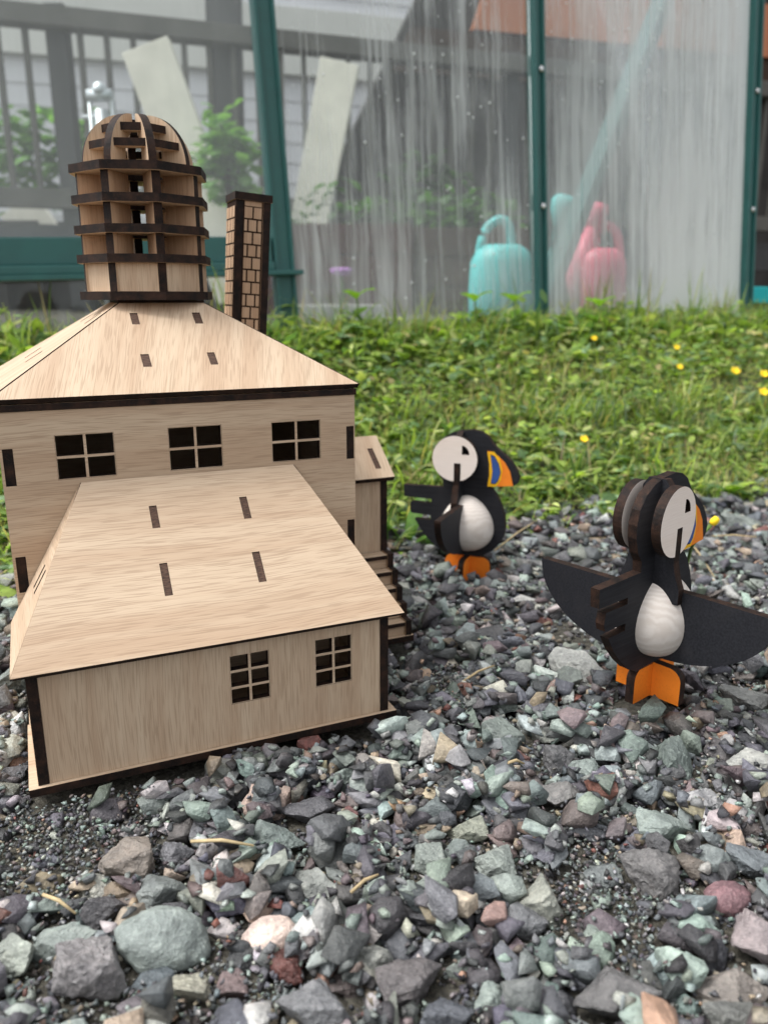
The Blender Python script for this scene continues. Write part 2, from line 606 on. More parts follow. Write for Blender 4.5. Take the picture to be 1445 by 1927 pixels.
def house_local(x, y):
    dx, dy = x - HOUSE_O.x, y - HOUSE_O.y
    return hc * dx + hs_ * dy, -hs_ * dx + hc * dy


PUF = [(.1912, .5255), (.0903, .8165)]


def blocked(x, y, r):
    u, v = house_local(x, y)
    if -r * .5 < u < .2335 + r * .5 and -r * (.12 if u > .09 and r < .012 else .4) < v < .32 + r: return True
    if .22 < u < .299 + r * .8 and .105 - r * .8 < v < .24 + r: return True
    for px, py in PUF:
        if (x - px) ** 2 + (y - py) ** 2 < (.0235 + r * .45) ** 2: return True
    return False


def stone_proto(level, seed, npts, amp, round_=False):
    """broken stone: hull of scattered points, edges chipped, faces roughened at higher levels"""
    r = random.Random(seed)
    bm = bmesh.new()
    if round_:
        bmesh.ops.create_icosphere(bm, subdivisions=4, radius=1.0)
    else:
        pts = []
        guard = 0
        while len(pts) < npts and guard < 4000:
            guard += 1
            n = Vector((r.gauss(0, 1), r.gauss(0, 1), r.gauss(0, 1))).normalized()
            if any((n - q.normalized()).length < .36 for q in pts): continue
            pts.append(n * r.uniform(.62, 1.15))
        for p in pts: bm.verts.new(p)
        h = bmesh.ops.convex_hull(bm, input=bm.verts[:])
        loose = [v for v in bm.verts if not v.link_faces]
        bmesh.ops.delete(bm, geom=loose, context='VERTS')
        bmesh.ops.dissolve_limit(bm, angle_limit=math.radians(10), verts=bm.verts[:], edges=bm.edges[:])
        if level >= 1:
            bmesh.ops.bevel(bm, geom=bm.edges[:], offset=.035, segments=1, profile=.5, affect='EDGES', clamp_overlap=True)
        bmesh.ops.triangulate(bm, faces=bm.faces[:])
        if level >= 3:
            for _ in range(4):
                es = [e for e in bm.edges if e.calc_length() > .13]
                if not es: break
                bmesh.ops.subdivide_edges(bm, edges=es, cuts=1)
                bmesh.ops.triangulate(bm, faces=bm.faces[:])
    off = Vector((r.random() * 50, r.random() * 50, r.random() * 50))
    if level >= 3 or round_:
        bm.normal_update()
        mv = []
        for v in bm.verts:
            k = amp * mnoise.fractal(v.co * 1.6 + off, .9, 2.0, 3)
            k += .05 * (mnoise.ridged_multi_fractal(v.co * 3.2 + off, .9, 2.1, 3, .9, 2.0) - .9) if not round_ else 0
            k += (.016 if round_ else .035) * mnoise.fractal(v.co * 9 + off, .8, 2.1, 3)
            mv.append(v.co + v.co.normalized() * k)
        for v, c in zip(bm.verts, mv): v.co = c
    bmesh.ops.recalc_face_normals(bm, faces=bm.faces[:])
    lo = Vector([min(v.co[k] for v in bm.verts) for k in range(3)])
    hi = Vector([max(v.co[k] for v in bm.verts) for k in range(3)])
    c = (lo + hi) / 2
    for v in bm.verts:
        v.co -= c
        for k in range(3): v.co[k] /= (hi[k] - lo[k]) / 2
    me = bpy.data.meshes.new('stone')
    bm.to_mesh(me)
    bm.free()
    return me


def mesh_np(me):
    v = np.empty(len(me.vertices) * 3, np.float32)
    me.vertices.foreach_get('co', v)
    f = np.empty(len(me.polygons) * 3, np.int32)
    me.polygons.foreach_get('vertices', f)
    return v.reshape(-1, 3), f.reshape(-1, 3)


BIG = []
for k in range(22):
    me = stone_proto(3, 100 + k, 11 + k % 7, .05)
    me.materials.append(M_STONE)
    me.polygons.foreach_set('use_smooth', [True] * len(me.polygons))
    me.set_sharp_from_angle(angle=math.radians(28))
    BIG.append(me)
ROUND = []
for k in range(3):
    me = stone_proto(3, 300 + k, 8, .10 if k < 2 else .16, True)
    me.materials.append(M_STONE)
    me.polygons.foreach_set('use_smooth', [True] * len(me.polygons))
    ROUND.append(me)
MED = [mesh_np(stone_proto(1, 500 + k, 9 + k % 5, .06)) for k in range(24)]
SML = [mesh_np(stone_proto(0, 600 + k, 8 + k % 4, .05)) for k in range(20)]
FIN = [mesh_np(stone_proto(0, 700 + k, 7, .1)) for k in range(12)]

PAL = [((.045, .045, .049), .24), ((.082, .085, .094), .21), ((.12, .138, .13), .13), ((.18, .21, .195), .15), ((.26, .26, .245), .08),
       ((.20, .165, .125), .055), ((.095, .078, .078), .085), ((.13, .055, .045), .010), ((.33, .33, .31), .02), ((.30, .19, .14), .006)]
PALC = np.array([p[0] for p in PAL])
PALW = np.array([p[1] for p in PAL])
PALW /= PALW.sum()


def pick_col():
    c = PALC[rng.choice(len(PALC), p=PALW)]
    return np.minimum(1.38 * c * min(1.6, max(.55, 1 + .26 * rng.standard_normal())), .5) * (1 + .05 * rng.standard_normal(3))


def settle(x, y, rx, ry, rz, sink):
    """height at which a stone of these half-axes comes to rest; raises the height field under it"""
    r = max(rx, ry)
    i0, i1 = int((x - r - HX0) / HR), int((x + r - HX0) / HR) + 1
    j0, j1 = int((y - r - HY0) / HR), int((y + r - HY0) / HR) + 1
    if i0 < 0 or j0 < 0 or i1 >= hnx or j1 >= hny: return None
    sub = hm[j0:j1 + 1, i0:i1 + 1]
    X = (np.arange(i0, i1 + 1) * HR + HX0 - x) / max(rx, HR)
    Y = (np.arange(j0, j1 + 1) * HR + HY0 - y) / max(ry, HR)
    D = X[None, :] ** 2 + Y[:, None] ** 2
    m = D < 1
    if not m.any(): return None
    return sub, D, m


def stone_rot():
    return Matrix.Rotation(rng.random() * 2 * PI, 4, 'Z') @ Matrix.Rotation(rng.normal(0, .28), 4, 'X') @ Matrix.Rotation(rng.normal(0, .28), 4, 'Y')


N_STONE = [0]


def add_big(x, y, rx, ry, rz, col, me=None, rot=None, lift=0.0):
    g = settle(x, y, rx * .8, ry * .8, rz, .2)
    if g is None: return None
    sub, D, m = g
    zc = float(np.quantile(sub[m], .6)) + rz * .62 + lift
    o = bpy.data.objects.new('stone', me or BIG[rng.integers(len(BIG))])
    COL.objects.link(o)
    o.parent = GROUND
    o.matrix_world = Matrix.Translation((x, y, zc)) @ (rot or stone_rot()) @ Matrix.Diagonal((rx, ry, rz, 1))
    o.color = (*[float(min(.85, max(.01, c))) for c in col], 1)
    top = zc + rz * np.sqrt(np.clip(1 - D, 0, 1)) * .9
    sub[m] = np.maximum(sub[m], top[m])
    N_STONE[0] += 1
    return o


# stones one can pick out in the photograph: pixel centre, pixel width, height, colour
HAND = [
    (305, 1738, 168, 118, (.165, .205, .19), 'b', 'large rounded grey green stone'),
    (170, 1792, 134, 112, (.15, .14, .145), 0, 'rough purple grey stone'),
    (507, 1724, 108, 78, (.46, .33, .27), 'r', 'smooth pink speckled granite pebble'),
    (1372, 1656, 92, 64, (.17, .072, .085), 'r', 'round wine coloured pebble with a dark dimple'),
    (578, 1495, 108, 66, (.062, .062, .072), 0, 'flat dark slate chunk'),
    (1225, 1612, 112, 104, (.105, .10, .10), 0, 'dark rough stone with pale specks'),
    (590, 1868, 130, 116, (.12, .125, .135), 0, None), (643, 1430, 52, 86, (.16, .21, .185), 0, None),
    (512, 1550, 118, 72, (.105, .14, .13), 0, None), (236, 1588, 102, 88, (.155, .125, .10), 0, None),
    (328, 1572, 66, 56, (.11, .11, .125), 0, None), (310, 1640, 92, 72, (.115, .135, .13), 0, None),
    (110, 1728, 124, 62, (.15, .185, .17), 0, None), (190, 1672, 62, 62, (.07, .068, .075), 0, None),
    (590, 1635, 80, 80, (.19, .205, .185), 0, None), (800, 1640, 122, 58, (.145, .18, .155), 0, None),
    (815, 1585, 74, 66, (.155, .185, .165), 0, None), (930, 1595, 72, 86, (.16, .19, .17), 0, None),
    (1250, 1530, 96, 76, (.165, .21, .19), 0, None), (1270, 1412, 92, 92, (.10, .135, .12), 0, None),
    (895, 1408, 72, 60, (.13, .105, .095), 0, None), (945, 1360, 96, 66, (.12, .15, .135), 0, None),
    (1045, 1470, 90, 62, (.14, .135, .13), 0, None), (1050, 1408, 64, 66, (.08, .08, .085), 0, None),
    (1100, 1425, 62, 62, (.15, .19, .175), 0, None), (1090, 1235, 122, 76, (.24, .25, .235), 0, None),
    (1068, 1262, 72, 66, (.09, .11, .10), 0, None), (775, 1808, 122, 104, (.085, .075, .078), 0, None),
    (1160, 1840, 152, 110, (.08, .078, .08), 0, None), (1425, 1735, 96, 110, (.19, .15, .155), 0, None),
    (1385, 1815, 132, 58, (.17, .145, .125), 0, None), (1395, 1875, 132, 70, (.115, .12, .11), 0, None),
    (1420, 1590, 84, 66, (.10, .12, .135), 0, None), (930, 1832, 54, 88, (.16, .205, .185), 0, None),
    (990, 1838, 82, 76, (.07, .068, .085), 0, None), (1015, 1660, 90, 96, (.22, .23, .19), 0, None),
    (985, 1690, 76, 70, (.11, .115, .125), 0, None), (20, 1760, 86, 82, (.21, .24, .20), 0, None),
    (350, 1815, 86, 68, (.27, .26, .19), 0, None), (435, 1808, 60, 66, (.15, .10, .10), 0, None),
    (130, 1905, 112, 60, (.155, .195, .18), 0, None), (840, 1880, 88, 80, (.075, .085, .105), 0, None),
    (815, 1945, 88, 60, (.12, .15, .14), 0, None), (1105, 1925, 100, 66, (.15, .185, .165), 0, None),
    (700, 1765, 90, 66, (.21, .22, .195), 0, None), (655, 1500, 36, 46, (.11, .035, .032), 0, None),
    (1320, 1475, 92, 52, (.23, .23, .24), 0, None), (1405, 1410, 84, 56, (.25, .255, .235), 0, None),
    (680, 1397, 46, 40, (.27, .245, .225), 'r', None), (975, 1390, 50, 28, (.24, .10, .08), 0, None),
    (900, 1170, 116, 44, (.05, .05, .055), 0, None), (985, 1098, 60, 34, (.25, .25, .24), 0, None),
    (1000, 1042, 70, 44, (.20, .20, .195), 0, None), (1235, 1590, 40, 40, (.05, .05, .055), 0, None),
    (880, 1530, 76, 50, (.19, .205, .15), 0, None), (790, 1110, 46, 56, (.22, .22, .215), 0, None),
    (1395, 975, 90, 40, (.12, .145, .13), 0, None), (1405, 1015, 70, 34, (.09, .09, .10), 0, None),
    (1330, 1010, 60, 40, (.19, .19, .19), 0, None), (15, 1265, 70, 80, (.12, .15, .14), 0, None),
    (20, 1430, 50, 40, (.07, .07, .08), 0, None), (10, 1180, 40, 50, (.18, .18, .175), 0, None),
    (1130, 1060, 60, 36, (.08, .08, .085), 0, None), (1410, 1290, 90, 60, (.14, .145, .14), 0, None),
]
for (u, v, w, h, col, kind, lab) in HAND:
    p = atz(u, v, .004)
    d = (p - Vector((0, 0, CAM_H))).length
    s = d / FPX
    w, h = w * .95, h * .86
    rx = w * s / 2
    dep = math.atan2(CAM_H, p.y)
    ry = min(rx * 1.15, max(.55 * rx, h * s / 2 / max(.45, math.sin(dep) + .25)))
    rz = min(h * s * .46, rx * .85)
    me = ROUND[2] if kind == 'b' else ROUND[0 if w > 85 else 1] if kind == 'r' else BIG[rng.integers(len(BIG))]
    rot = Matrix.Rotation(rng.normal(0, .25), 4, 'Z') @ Matrix.Rotation(rng.normal(0, .15), 4, 'X') @ Matrix.Rotation(rng.normal(0, .15), 4, 'Y')
    if blocked(p.x, p.y, min(rx, ry) * .6): continue
    o = add_big(p.x, p.y, rx, ry, rz, [1.3 * (.65 * c + .35 * sum(col) / 3) for c in col], me, rot)
    if o and lab: o['label'] = lab
protect = hm - base_h > .004


def patch(x, y):
    """1 where the photograph shows bare grit between the stones"""
    s = 0.0
    for (u, v, r) in ((1165, 1700, .036), (1010, 1690, .0), (420, 1850, .022), (160, 1545, .045), (60, 1560, .04), (1060, 1165, .05), (840, 1270, .03), (1330, 1120, .05), (1120, 1600, .02)):
        if r <= 0: continue
        p = atz(u, v, 0)
        s = max(s, math.exp(-((x - p.x) ** 2 + ((y - p.y) * .8) ** 2) / (r * r)))
    return s


def in_view(x, y, pad):
    return abs(x) < .485 * (y * .966 + .07) + pad and .2 - pad * .5 < y < 1.25


def scatter(n, dmin, dmax, power, maxrise, add, tries=8, pad=.12, pw=1.0, near=1.0):
    made = 0
    for _ in range(n * tries):
        if made >= n: break
        y = HY0 + .03 + (HY1 - HY0 - .06) * rng.random() ** near
        x = HX0 + .03 + (HX1 - HX0 - .06) * rng.random()
        if not in_view(x, y, pad): continue
        e = edge_d(x, y)
        if e > .02 + .06 * rng.random() ** 2: continue
        if rng.random() < patch(x, y) * pw: continue
        d = dmin + (dmax - dmin) * rng.random() ** power
        asp = rng.uniform(.48, .92)
        rx, ry, rz = d / 2, d / 2 * asp, d / 2 * rng.uniform(.38, .7)
        if blocked(x, y, max(rx, ry)): continue
        g = settle(x, y, rx * .8, ry * .8, rz, .2)
        if g is None: continue
        sub, D, m = g
        i, j = int((x - HX0) / HR), int((y - HY0) / HR)
        pj, pi_ = max(2, int(ry * .9 / HR)), max(2, int(rx * .9 / HR))
        if protect[max(0, j - pj):j + pj, max(0, i - pi_):i + pi_].mean() > .05: continue
        rise = float(sub[m].mean()) - float(base_h[j, i])
        if rise > maxrise + d * .25 * (rng.random() < .15): continue
        if add(x, y, rx, ry, rz, sub, D, m): made += 1
    return made


def add_obj(x, y, rx, ry, rz, sub, D, m):
    return add_big(x, y, rx, ry, rz, pick_col()) is not None


scatter(300 - N_STONE[0], .018, .032, 1.4, .011, add_obj, 90, .04, 1.0, 1.9)

acc = {'v': [], 'f': [], 'c': [], 'n': 0}


def add_mass(protos):
    def fn(x, y, rx, ry, rz, sub, D, m):
        v, f = protos[rng.integers(len(protos))]
        zc = float(np.quantile(sub[m], .5)) + rz * .55
        R = np.array((stone_rot() @ Matrix.Diagonal((rx, ry, rz, 1))).to_3x3(), np.float32)
        acc['v'].append(v @ R.T + np.array((x, y, zc), np.float32))
        acc['f'].append(f + acc['n'])
        acc['n'] += len(v)
        c = pick_col().clip(.012, .5)
        acc['c'].append(np.repeat(np.array([[*c, 1]], np.float32), len(v), 0))
        top = zc + rz * np.sqrt(np.clip(1 - D, 0, 1)) * .9
        sub[m] = np.maximum(sub[m], top[m])
        return True
    return fn


print('med', N_STONE, scatter(7000, .011, .025, 1.15, .018, add_mass(MED), 40, .12))
print('sml', scatter(5500, .006, .011, 1.0, .018, add_mass(SML), 10, .12, .85))
print('fin', scatter(9000, .0025, .0060, 1.2, .016, add_mass(FIN), 5, .1, .3))


def grit(n):
    k = 0
    for _ in range(n * 30):
        if k >= n: break
        y = rng.uniform(.2, .62)
        x = rng.uniform(-.36, .36)
        u_, v_ = house_local(x, y)
        if blocked(x, y, .003) or not in_view(x, y, .05): continue
        if rng.random() > max(patch(x, y), .18): continue
        d = rng.uniform(.0014, .0036)
        g = settle(x, y, .003, .003, d, .2)
        if g is None: continue
        sub, D, m = g
        j, i = int((y - HY0) / HR), int((x - HX0) / HR)
        if float(sub[m].mean()) - float(base_h[j, i]) > .006: continue
        GRIT(x, y, d / 2, d / 2 * .8, d / 2 * .7, sub, D, m)
        k += 1


GRIT = add_mass(FIN)
grit(5000)
gme = bpy.data.meshes.new('gravel')
V, F = np.concatenate(acc['v']), np.concatenate(acc['f'])
gme.vertices.add(len(V))
gme.vertices.foreach_set('co', V.ravel())
gme.loops.add(F.size)
gme.loops.foreach_set('vertex_index', F.ravel())
gme.polygons.add(len(F))
gme.polygons.foreach_set('loop_start', np.arange(0, F.size, 3))
gme.polygons.foreach_set('loop_total', np.full(len(F), 3))
ca = gme.color_attributes.new('col', 'FLOAT_COLOR', 'POINT')
ca.data.foreach_set('color', np.concatenate(acc['c']).ravel())
gme.materials.append(M_GRAVEL)
gme.update()
gme.validate()
tag(link('gravel', gme, GROUND), None, None, None, 'stuff')

# ------------------------------------------------------------------ grass bank
ga = {'v': [], 'f': [], 'c': [], 'n': 0}


def bulk(tv, tf, Ms, cols):
    """copies of a template (verts, quads) by 4x4 matrices"""
    n = len(Ms)
    if n == 0: return
    hv = np.c_[tv, np.ones(len(tv))]
    out = np.einsum('nij,vj->nvi', Ms[:, :3, :], hv)
    ga['v'].append(out.reshape(-1, 3))
    ga['f'].append((tf[None] + (np.arange(n) * len(tv))[:, None, None] + ga['n']).reshape(-1, 4))
    ga['c'].append(np.repeat(np.c_[cols, np.ones(n)], len(tv), 0))
    ga['n'] += n * len(tv)


def strip_template(widths, bend, fold=0.0):
    """leaf standing along +z that bends towards +x; three verts across (midrib) """
    n = len(widths)
    vv, ff = [], []
    x = z = 0.0
    for i, w in enumerate(widths):
        a = bend * (i / (n - 1)) ** 1.3
        if i:
            x += math.sin(a) / (n - 1)
            z += math.cos(a) / (n - 1)
        k = fold * w
        vv += [(x - math.cos(a) * -k, -w, z + math.sin(a) * -k * -1), (x, 0, z), (x + math.cos(a) * k, w, z - math.sin(a) * k)]
    for i in range(n - 1):
        b = i * 3
        ff += [(b, b + 1, b + 4, b + 3), (b + 1, b + 2, b + 5, b + 4)]
    return np.array(vv, float), np.array(ff, int)


def flat_strip(widths, bend):
    n = len(widths)
    vv, ff = [], []
    x = z = 0.0
    for i, w in enumerate(widths):
        a = bend * (i / (n - 1)) ** 1.3
        if i:
            x += math.sin(a) / (n - 1)
            z += math.cos(a) / (n - 1)
        vv += [(x, -w, z), (x, w, z)]
    for i in range(n - 1):
        b = i * 2
        ff.append((b, b + 1, b + 3, b + 2))
    return np.array(vv, float), np.array(ff, int)


BLADES = [flat_strip([.02, .022, .019, .013, .002], b) for b in (.25, .7, 1.2, 1.7)]
LEAVES = [strip_template([.04, .20, .27, .18, .01], b, .35) for b in (.5, 1.0, 1.5)] + \
         [strip_template([.02, .20, .31, .24, .02], b, .25) for b in (.6, 1.2, 1.7)] + \
         [strip_template([.03, .09, .13, .11, .01], b, .4) for b in (.7, 1.3)]


def mats_for(P, az, tilt, size, wid):
    ca_, sa = np.cos(az), np.sin(az)
    ct, st = np.cos(tilt), np.sin(tilt)
    M = np.zeros((len(P), 4, 4))
    M[:, 0, 0], M[:, 0, 1], M[:, 0, 2] = ca_ * ct * size, -sa * wid, ca_ * st * size
    M[:, 1, 0], M[:, 1, 1], M[:, 1, 2] = sa * ct * size, ca_ * wid, sa * st * size
    M[:, 2, 0], M[:, 2, 2] = -st * size, ct * size
    M[:, :3, 3] = P
    M[:, 3, 3] = 1
    return M


def bank_points(n, far=.84, near=.0, pw=1.0):
    """random points on the bank between gravel border and greenhouse"""
    out = []
    while len(out) < n:
        x = rng.uniform(-1.05, 1.3)
        e = .875 + .42 * x
        d = near + (far - near) * rng.random() ** pw
        y = e + d
        if abs(x) > .5 * y + .28: continue
        dg = -gs * (x - GH_O.x) + gc * (y - GH_O.y)
        if dg > -.012: continue
        dd = edge_d(x, y)
        if dd < near: continue
        if dd < .05 and rng.random() > .35 + dd * 12: continue
        u, v = house_local(x, y)
        if -.03 < u < .33 and -.02 < v < .335: continue
        if any((x - px) ** 2 + (y - py) ** 2 < .055 ** 2 for px, py in PUF): continue
        out.append((x, y, ground_z(x, y)))
    return np.array(out)


def greens(n, dry=.0, dark=0.0):
    a = np.array([(.115, .168, .045), (.17, .225, .058), (.064, .112, .048), (.25, .27, .12), (.13, .185, .12)])
    c = 1.9 * a[rng.choice(5, n, p=[.28, .26, .18, .16, .12])] * (1 + .18 * rng.standard_normal((n, 1))).clip(.6, 1.5)
    k = rng.random(n) < dry
    c[k] = np.array((.46, .38, .22)) * (1 + .25 * rng.standard_normal((k.sum(), 1))).clip(.5, 1.5)
    return c


# thatch and fine blades
P = bank_points(34000)
n = len(P)
clump = np.array([mnoise.noise(Vector((p[0] * 6, p[1] * 6, 2.0))) for p in P])
size = rng.uniform(.018, .05, n) * (1 + .5 * clump)
az = rng.random(n) * 2 * PI
tl = np.abs(rng.normal(.35, .5, n))
cols = greens(n, .26)
which = rng.integers(0, 4, n)
for k in range(4):
    s = which == k
    bulk(*BLADES[k], mats_for(P[s], az[s], tl[s], size[s], size[s] * rng.uniform(.7, 1.4, s.sum())), cols[s])
# flattened dead grass in patches
P = bank_points(11000)
keep_ = np.array([mnoise.noise(Vector((p[0] * 4.5 + 3, p[1] * 6, 9.0))) > -.02 for p in P])
P = P[keep_]
n = len(P)
P[:, 2] += rng.uniform(.002, .022, n)
size = rng.uniform(.02, .055, n)
bulk(*BLADES[1], mats_for(P, rng.random(n) * 2 * PI, rng.uniform(1.0, 1.6, n), size, size * .8), np.array((.52, .45, .28)) * rng.uniform(.55, 1.3, (n, 1)))
# a few larger weeds
P = bank_points(150)
for p in P:
    m = rng.integers(6, 11)
    sc = rng.uniform(.028, .05)
    az = np.arange(m) * 2 * PI / m + rng.random(m) * .6
    sz = sc * rng.uniform(.75, 1.15, m)
    q = np.repeat(p[None], m, 0) + np.array((0, 0, .012))
    k = int(rng.choice([0, 1, 2, 4, 6, 7]))
    bulk(*LEAVES[k], mats_for(q, az, rng.uniform(.6, 1.3, m), sz, sz * .9), greens(m) * rng.uniform(.9, 1.35))
# longer tufts near the gravel border
P = bank_points(70, .34, .0, .8)
for p in P:
    m = rng.integers(25, 60)
    q = p + np.c_[rng.normal(0, .018, (m, 2)), np.zeros(m)]
    az = rng.random(m) * 2 * PI
    sz = rng.uniform(.03, .085, m)
    cc = greens(m, .06) * rng.uniform(.75, 1.1)
    k = rng.integers(1, 4)
    bulk(*BLADES[k], mats_for(q, az, np.abs(rng.normal(0, .4, m)), sz, sz * 1.1), cc)
# broad leaved weeds in rosettes and patches
P = bank_points(3700)
for p in P:
    patchy = mnoise.noise(Vector((p[0] * 5 + 7, p[1] * 5, 5.0)))
    if patchy < -.28 and rng.random() < .7: continue
    m = rng.integers(5, 12)
    far = min(1, max(0, edge_d(p[0], p[1]) / .8))
    sc = rng.uniform(.010, .024) * (1 + .25 * far)
    q = p + np.c_[rng.normal(0, sc * .45, (m, 2)), rng.uniform(0, .022, m) * (1 + far)]
    az = rng.random(m) * 2 * PI
    sz = sc * rng.uniform(.6, 1.25, m)
    cc = greens(m, .03) * rng.uniform(.8, 1.25) * (1.0 + .25 * far)
    k = rng.integers(0, len(LEAVES))
    bulk(*LEAVES[k], mats_for(q, az, rng.uniform(.55, 1.45, m), sz, sz), cc)
# dry stalks
P = bank_points(420)
n = len(P)
sz = rng.uniform(.03, .08, n)
bulk(*BLADES[0], mats_for(P, rng.random(n) * 2 * PI, rng.uniform(.6, 1.5, n), sz, sz * .7), np.tile((.42, .34, .19), (n, 1)))
# leafy fringe right in front of the glass
fr = []
while len(fr) < 420:
    s = rng.uniform(-1.15, .95)
    dd = rng.uniform(.02, .14)
    x = GH_O.x + gc * s + gs * dd
    y = GH_O.y + gs * s - gc * dd
    fr.append((x, y, ground_z(x, y)))
for p in np.array(fr):
    m = rng.integers(5, 11)
    sc = rng.uniform(.022, .045)
    q = p + np.c_[rng.normal(0, sc * .5, (m, 2)), rng.uniform(0, .035, m)]
    sz = sc * rng.uniform(.6, 1.2, m)
    k = rng.integers(0, 6)
    bulk(*LEAVES[k], mats_for(q, rng.random(m) * 2 * PI, rng.uniform(.4, 1.4, m), sz, sz), greens(m, .02) * rng.uniform(1.0, 1.4))
    m = 6
    sz = rng.uniform(.04, .09, m)
    q = p + np.c_[rng.normal(0, .02, (m, 2)), np.zeros(m)]
    bulk(*BLADES[1], mats_for(q, rng.random(m) * 2 * PI, np.abs(rng.normal(0, .3, m)), sz, sz * .8), greens(m, .12))

# uneven taller growth against the frame
for k in range(46):
    s_ = rng.uniform(-1.1, .95)
    dd = rng.uniform(.015, .10)
    x, y = GH_O.x + gc * s_ + gs * dd, GH_O.y + gs * s_ - gc * dd
    m = rng.integers(6, 22)
    q = np.c_[x + rng.normal(0, .016, m), y + rng.normal(0, .016, m), np.full(m, ground_z(x, y))]
    sz = rng.uniform(.06, .15, m) * rng.uniform(.7, 1.1)
    bulk(*BLADES[int(rng.integers(0, 3))], mats_for(q, rng.random(m) * 2 * PI, np.abs(rng.normal(0, .25, m)), sz, sz * .55), greens(m, .25) * .9)
    if rng.random() < .6:
        m = rng.integers(4, 9)
        hh = rng.uniform(.04, .085)
        q = np.c_[x + rng.normal(0, .02, m), y + rng.normal(0, .02, m), ground_z(x, y) + rng.uniform(.4, 1, m) * hh]
        sz = rng.uniform(.022, .042, m)
        bulk(*LEAVES[int(rng.integers(0, 6))], mats_for(q, rng.random(m) * 2 * PI, rng.uniform(.3, 1.3, m), sz, sz), greens(m) * 1.15)


def quad_mesh(name, v, f, c, mat):
    me = bpy.data.meshes.new(name)
    me.vertices.add(len(v))
    me.vertices.foreach_set('co', np.asarray(v, np.float32).ravel())
    me.loops.add(f.size)
    me.loops.foreach_set('vertex_index', f.ravel())
    me.polygons.add(len(f))
    me.polygons.foreach_set('loop_start', np.arange(0, f.size, 4))
    me.polygons.foreach_set('loop_total', np.full(len(f), 4))
    a = me.color_attributes.new('col', 'FLOAT_COLOR', 'POINT')
    a.data.foreach_set('color', np.asarray(c, np.float32).ravel())
    me.materials.append(mat)
    me.polygons.foreach_set('use_smooth', [True] * len(f))
    me.update()
    return me


tag(link('grass', quad_mesh('grass', np.concatenate(ga['v']), np.concatenate(ga['f']), np.concatenate(ga['c']), M_LEAF)),
    'green lawn grass and weeds growing on the bank', 'grass', None, 'stuff')


# ------------------------------------------------------------------ model house
HOUSE = tag(empty('model_house', HOUSE_O, HOUSE_YAW), 'laser cut oak plywood model house with domed tower and brick chimney', 'model house')
WOOD = (M_OAK, M_BURNT)
WARM = (M_OAK2, M_BURNT)
T = .006
L = .0804
FX = dict(ex=(1, 0, 0), ey=(0, 0, 1))


def house_front(name, outer, y, **k):                 # sheet facing the viewer (local -y)
    return plate(name, outer, k.pop('t', T), frame((0, y, 0), (1, 0, 0), (0, 0, 1)), k.pop('mats', WOOD), k.pop('parent', HOUSE), **k)


def house_left(name, outer, x, **k):                  # sheet facing local -x, outline in (-y, z)
    return plate(name, [(-p[0], p[1]) for p in outer], k.pop('t', T), frame((x, 0, 0), (0, -1, 0), (0, 0, 1)), k.pop('mats', WOOD), k.pop('parent', HOUSE), **k)


def house_right(name, outer, x, **k):                 # sheet facing local +x, outline in (y, z)
    return plate(name, outer, k.pop('t', T), frame((x, 0, 0), (0, 1, 0), (0, 0, 1)), k.pop('mats', WOOD), k.pop('parent', HOUSE), **k)


def house_back(name, outer, y, **k):
    return plate(name, [(-p[0], p[1]) for p in outer], k.pop('t', T), frame((0, y, 0), (-1, 0, 0), (0, 0, 1)), k.pop('mats', WOOD), k.pop('parent', HOUSE), **k)


def window(x0, x1, z0, z1, cols, rows, y, bar, parent):
    e, b = .0001, .0005
    pw, ph = (x1 - x0 - 2 * b - (cols - 1) * bar) / cols, (z1 - z0 - 2 * b - (rows - 1) * bar) / rows
    hl = []
    for i in range(cols):
        for j in range(rows):
            a, c = x0 + b + i * (pw + bar), z0 + b + j * (ph + bar)
            hl.append(rect(a, c, a + pw, c + ph))
    return house_front('window', rect(x0 + e, z0 + e, x1 - e, z1 - e), y + .0003, t=T - .0006, holes=hl, parent=parent)


# base plates
plate('base_plate', rect(0, 0, .2325, L), .005, frame((0, 0, .005), (1, 0, 0), (0, 1, 0)), WOOD, HOUSE)
plate('base_plate', rect(.001, L + .0002, .238, .315), .005, frame((0, 0, .005), (1, 0, 0), (0, 1, 0)), WOOD, HOUSE)
plate('base_plate', rect(.2382, .1095, .2985, .236), .005, frame((0, 0, .005), (1, 0, 0), (0, 1, 0)), WOOD, HOUSE)

# annex
AX0, AX1, AY = .0052, .2273, .0030
w6 = [(.1200, .1452, .0322, .0652), (.1757, .2010, .0325, .0660)]
aw = house_front('annex_wall', rect(AX0 + T + .0002, .0052, AX1 - T - .0002, .0735), AY, holes=[rect(a, c, b, d) for a, b, c, d in w6], grain=PI / 2)
for a, b, c, d in w6: window(a, b, c, d, 2, 3, AY, .0017, aw)
house_left('annex_wall', [(AY - .0004, .0052), (L, .0052), (L, .0735), (AY - .0004, .0735)], AX0, grain=PI / 2)
house_right('annex_wall', [(AY - .0004, .0052), (L, .0052), (L, .0735), (AY - .0004, .0735)], AX1, grain=PI / 2)
# annex roof: front sheet with four tab slots, hipped sides
EY, EZ, RX0, RX1, RZ, EX0, EX1 = -.0064, .0788, .0479, .1891, .1658, -.0019, .2350


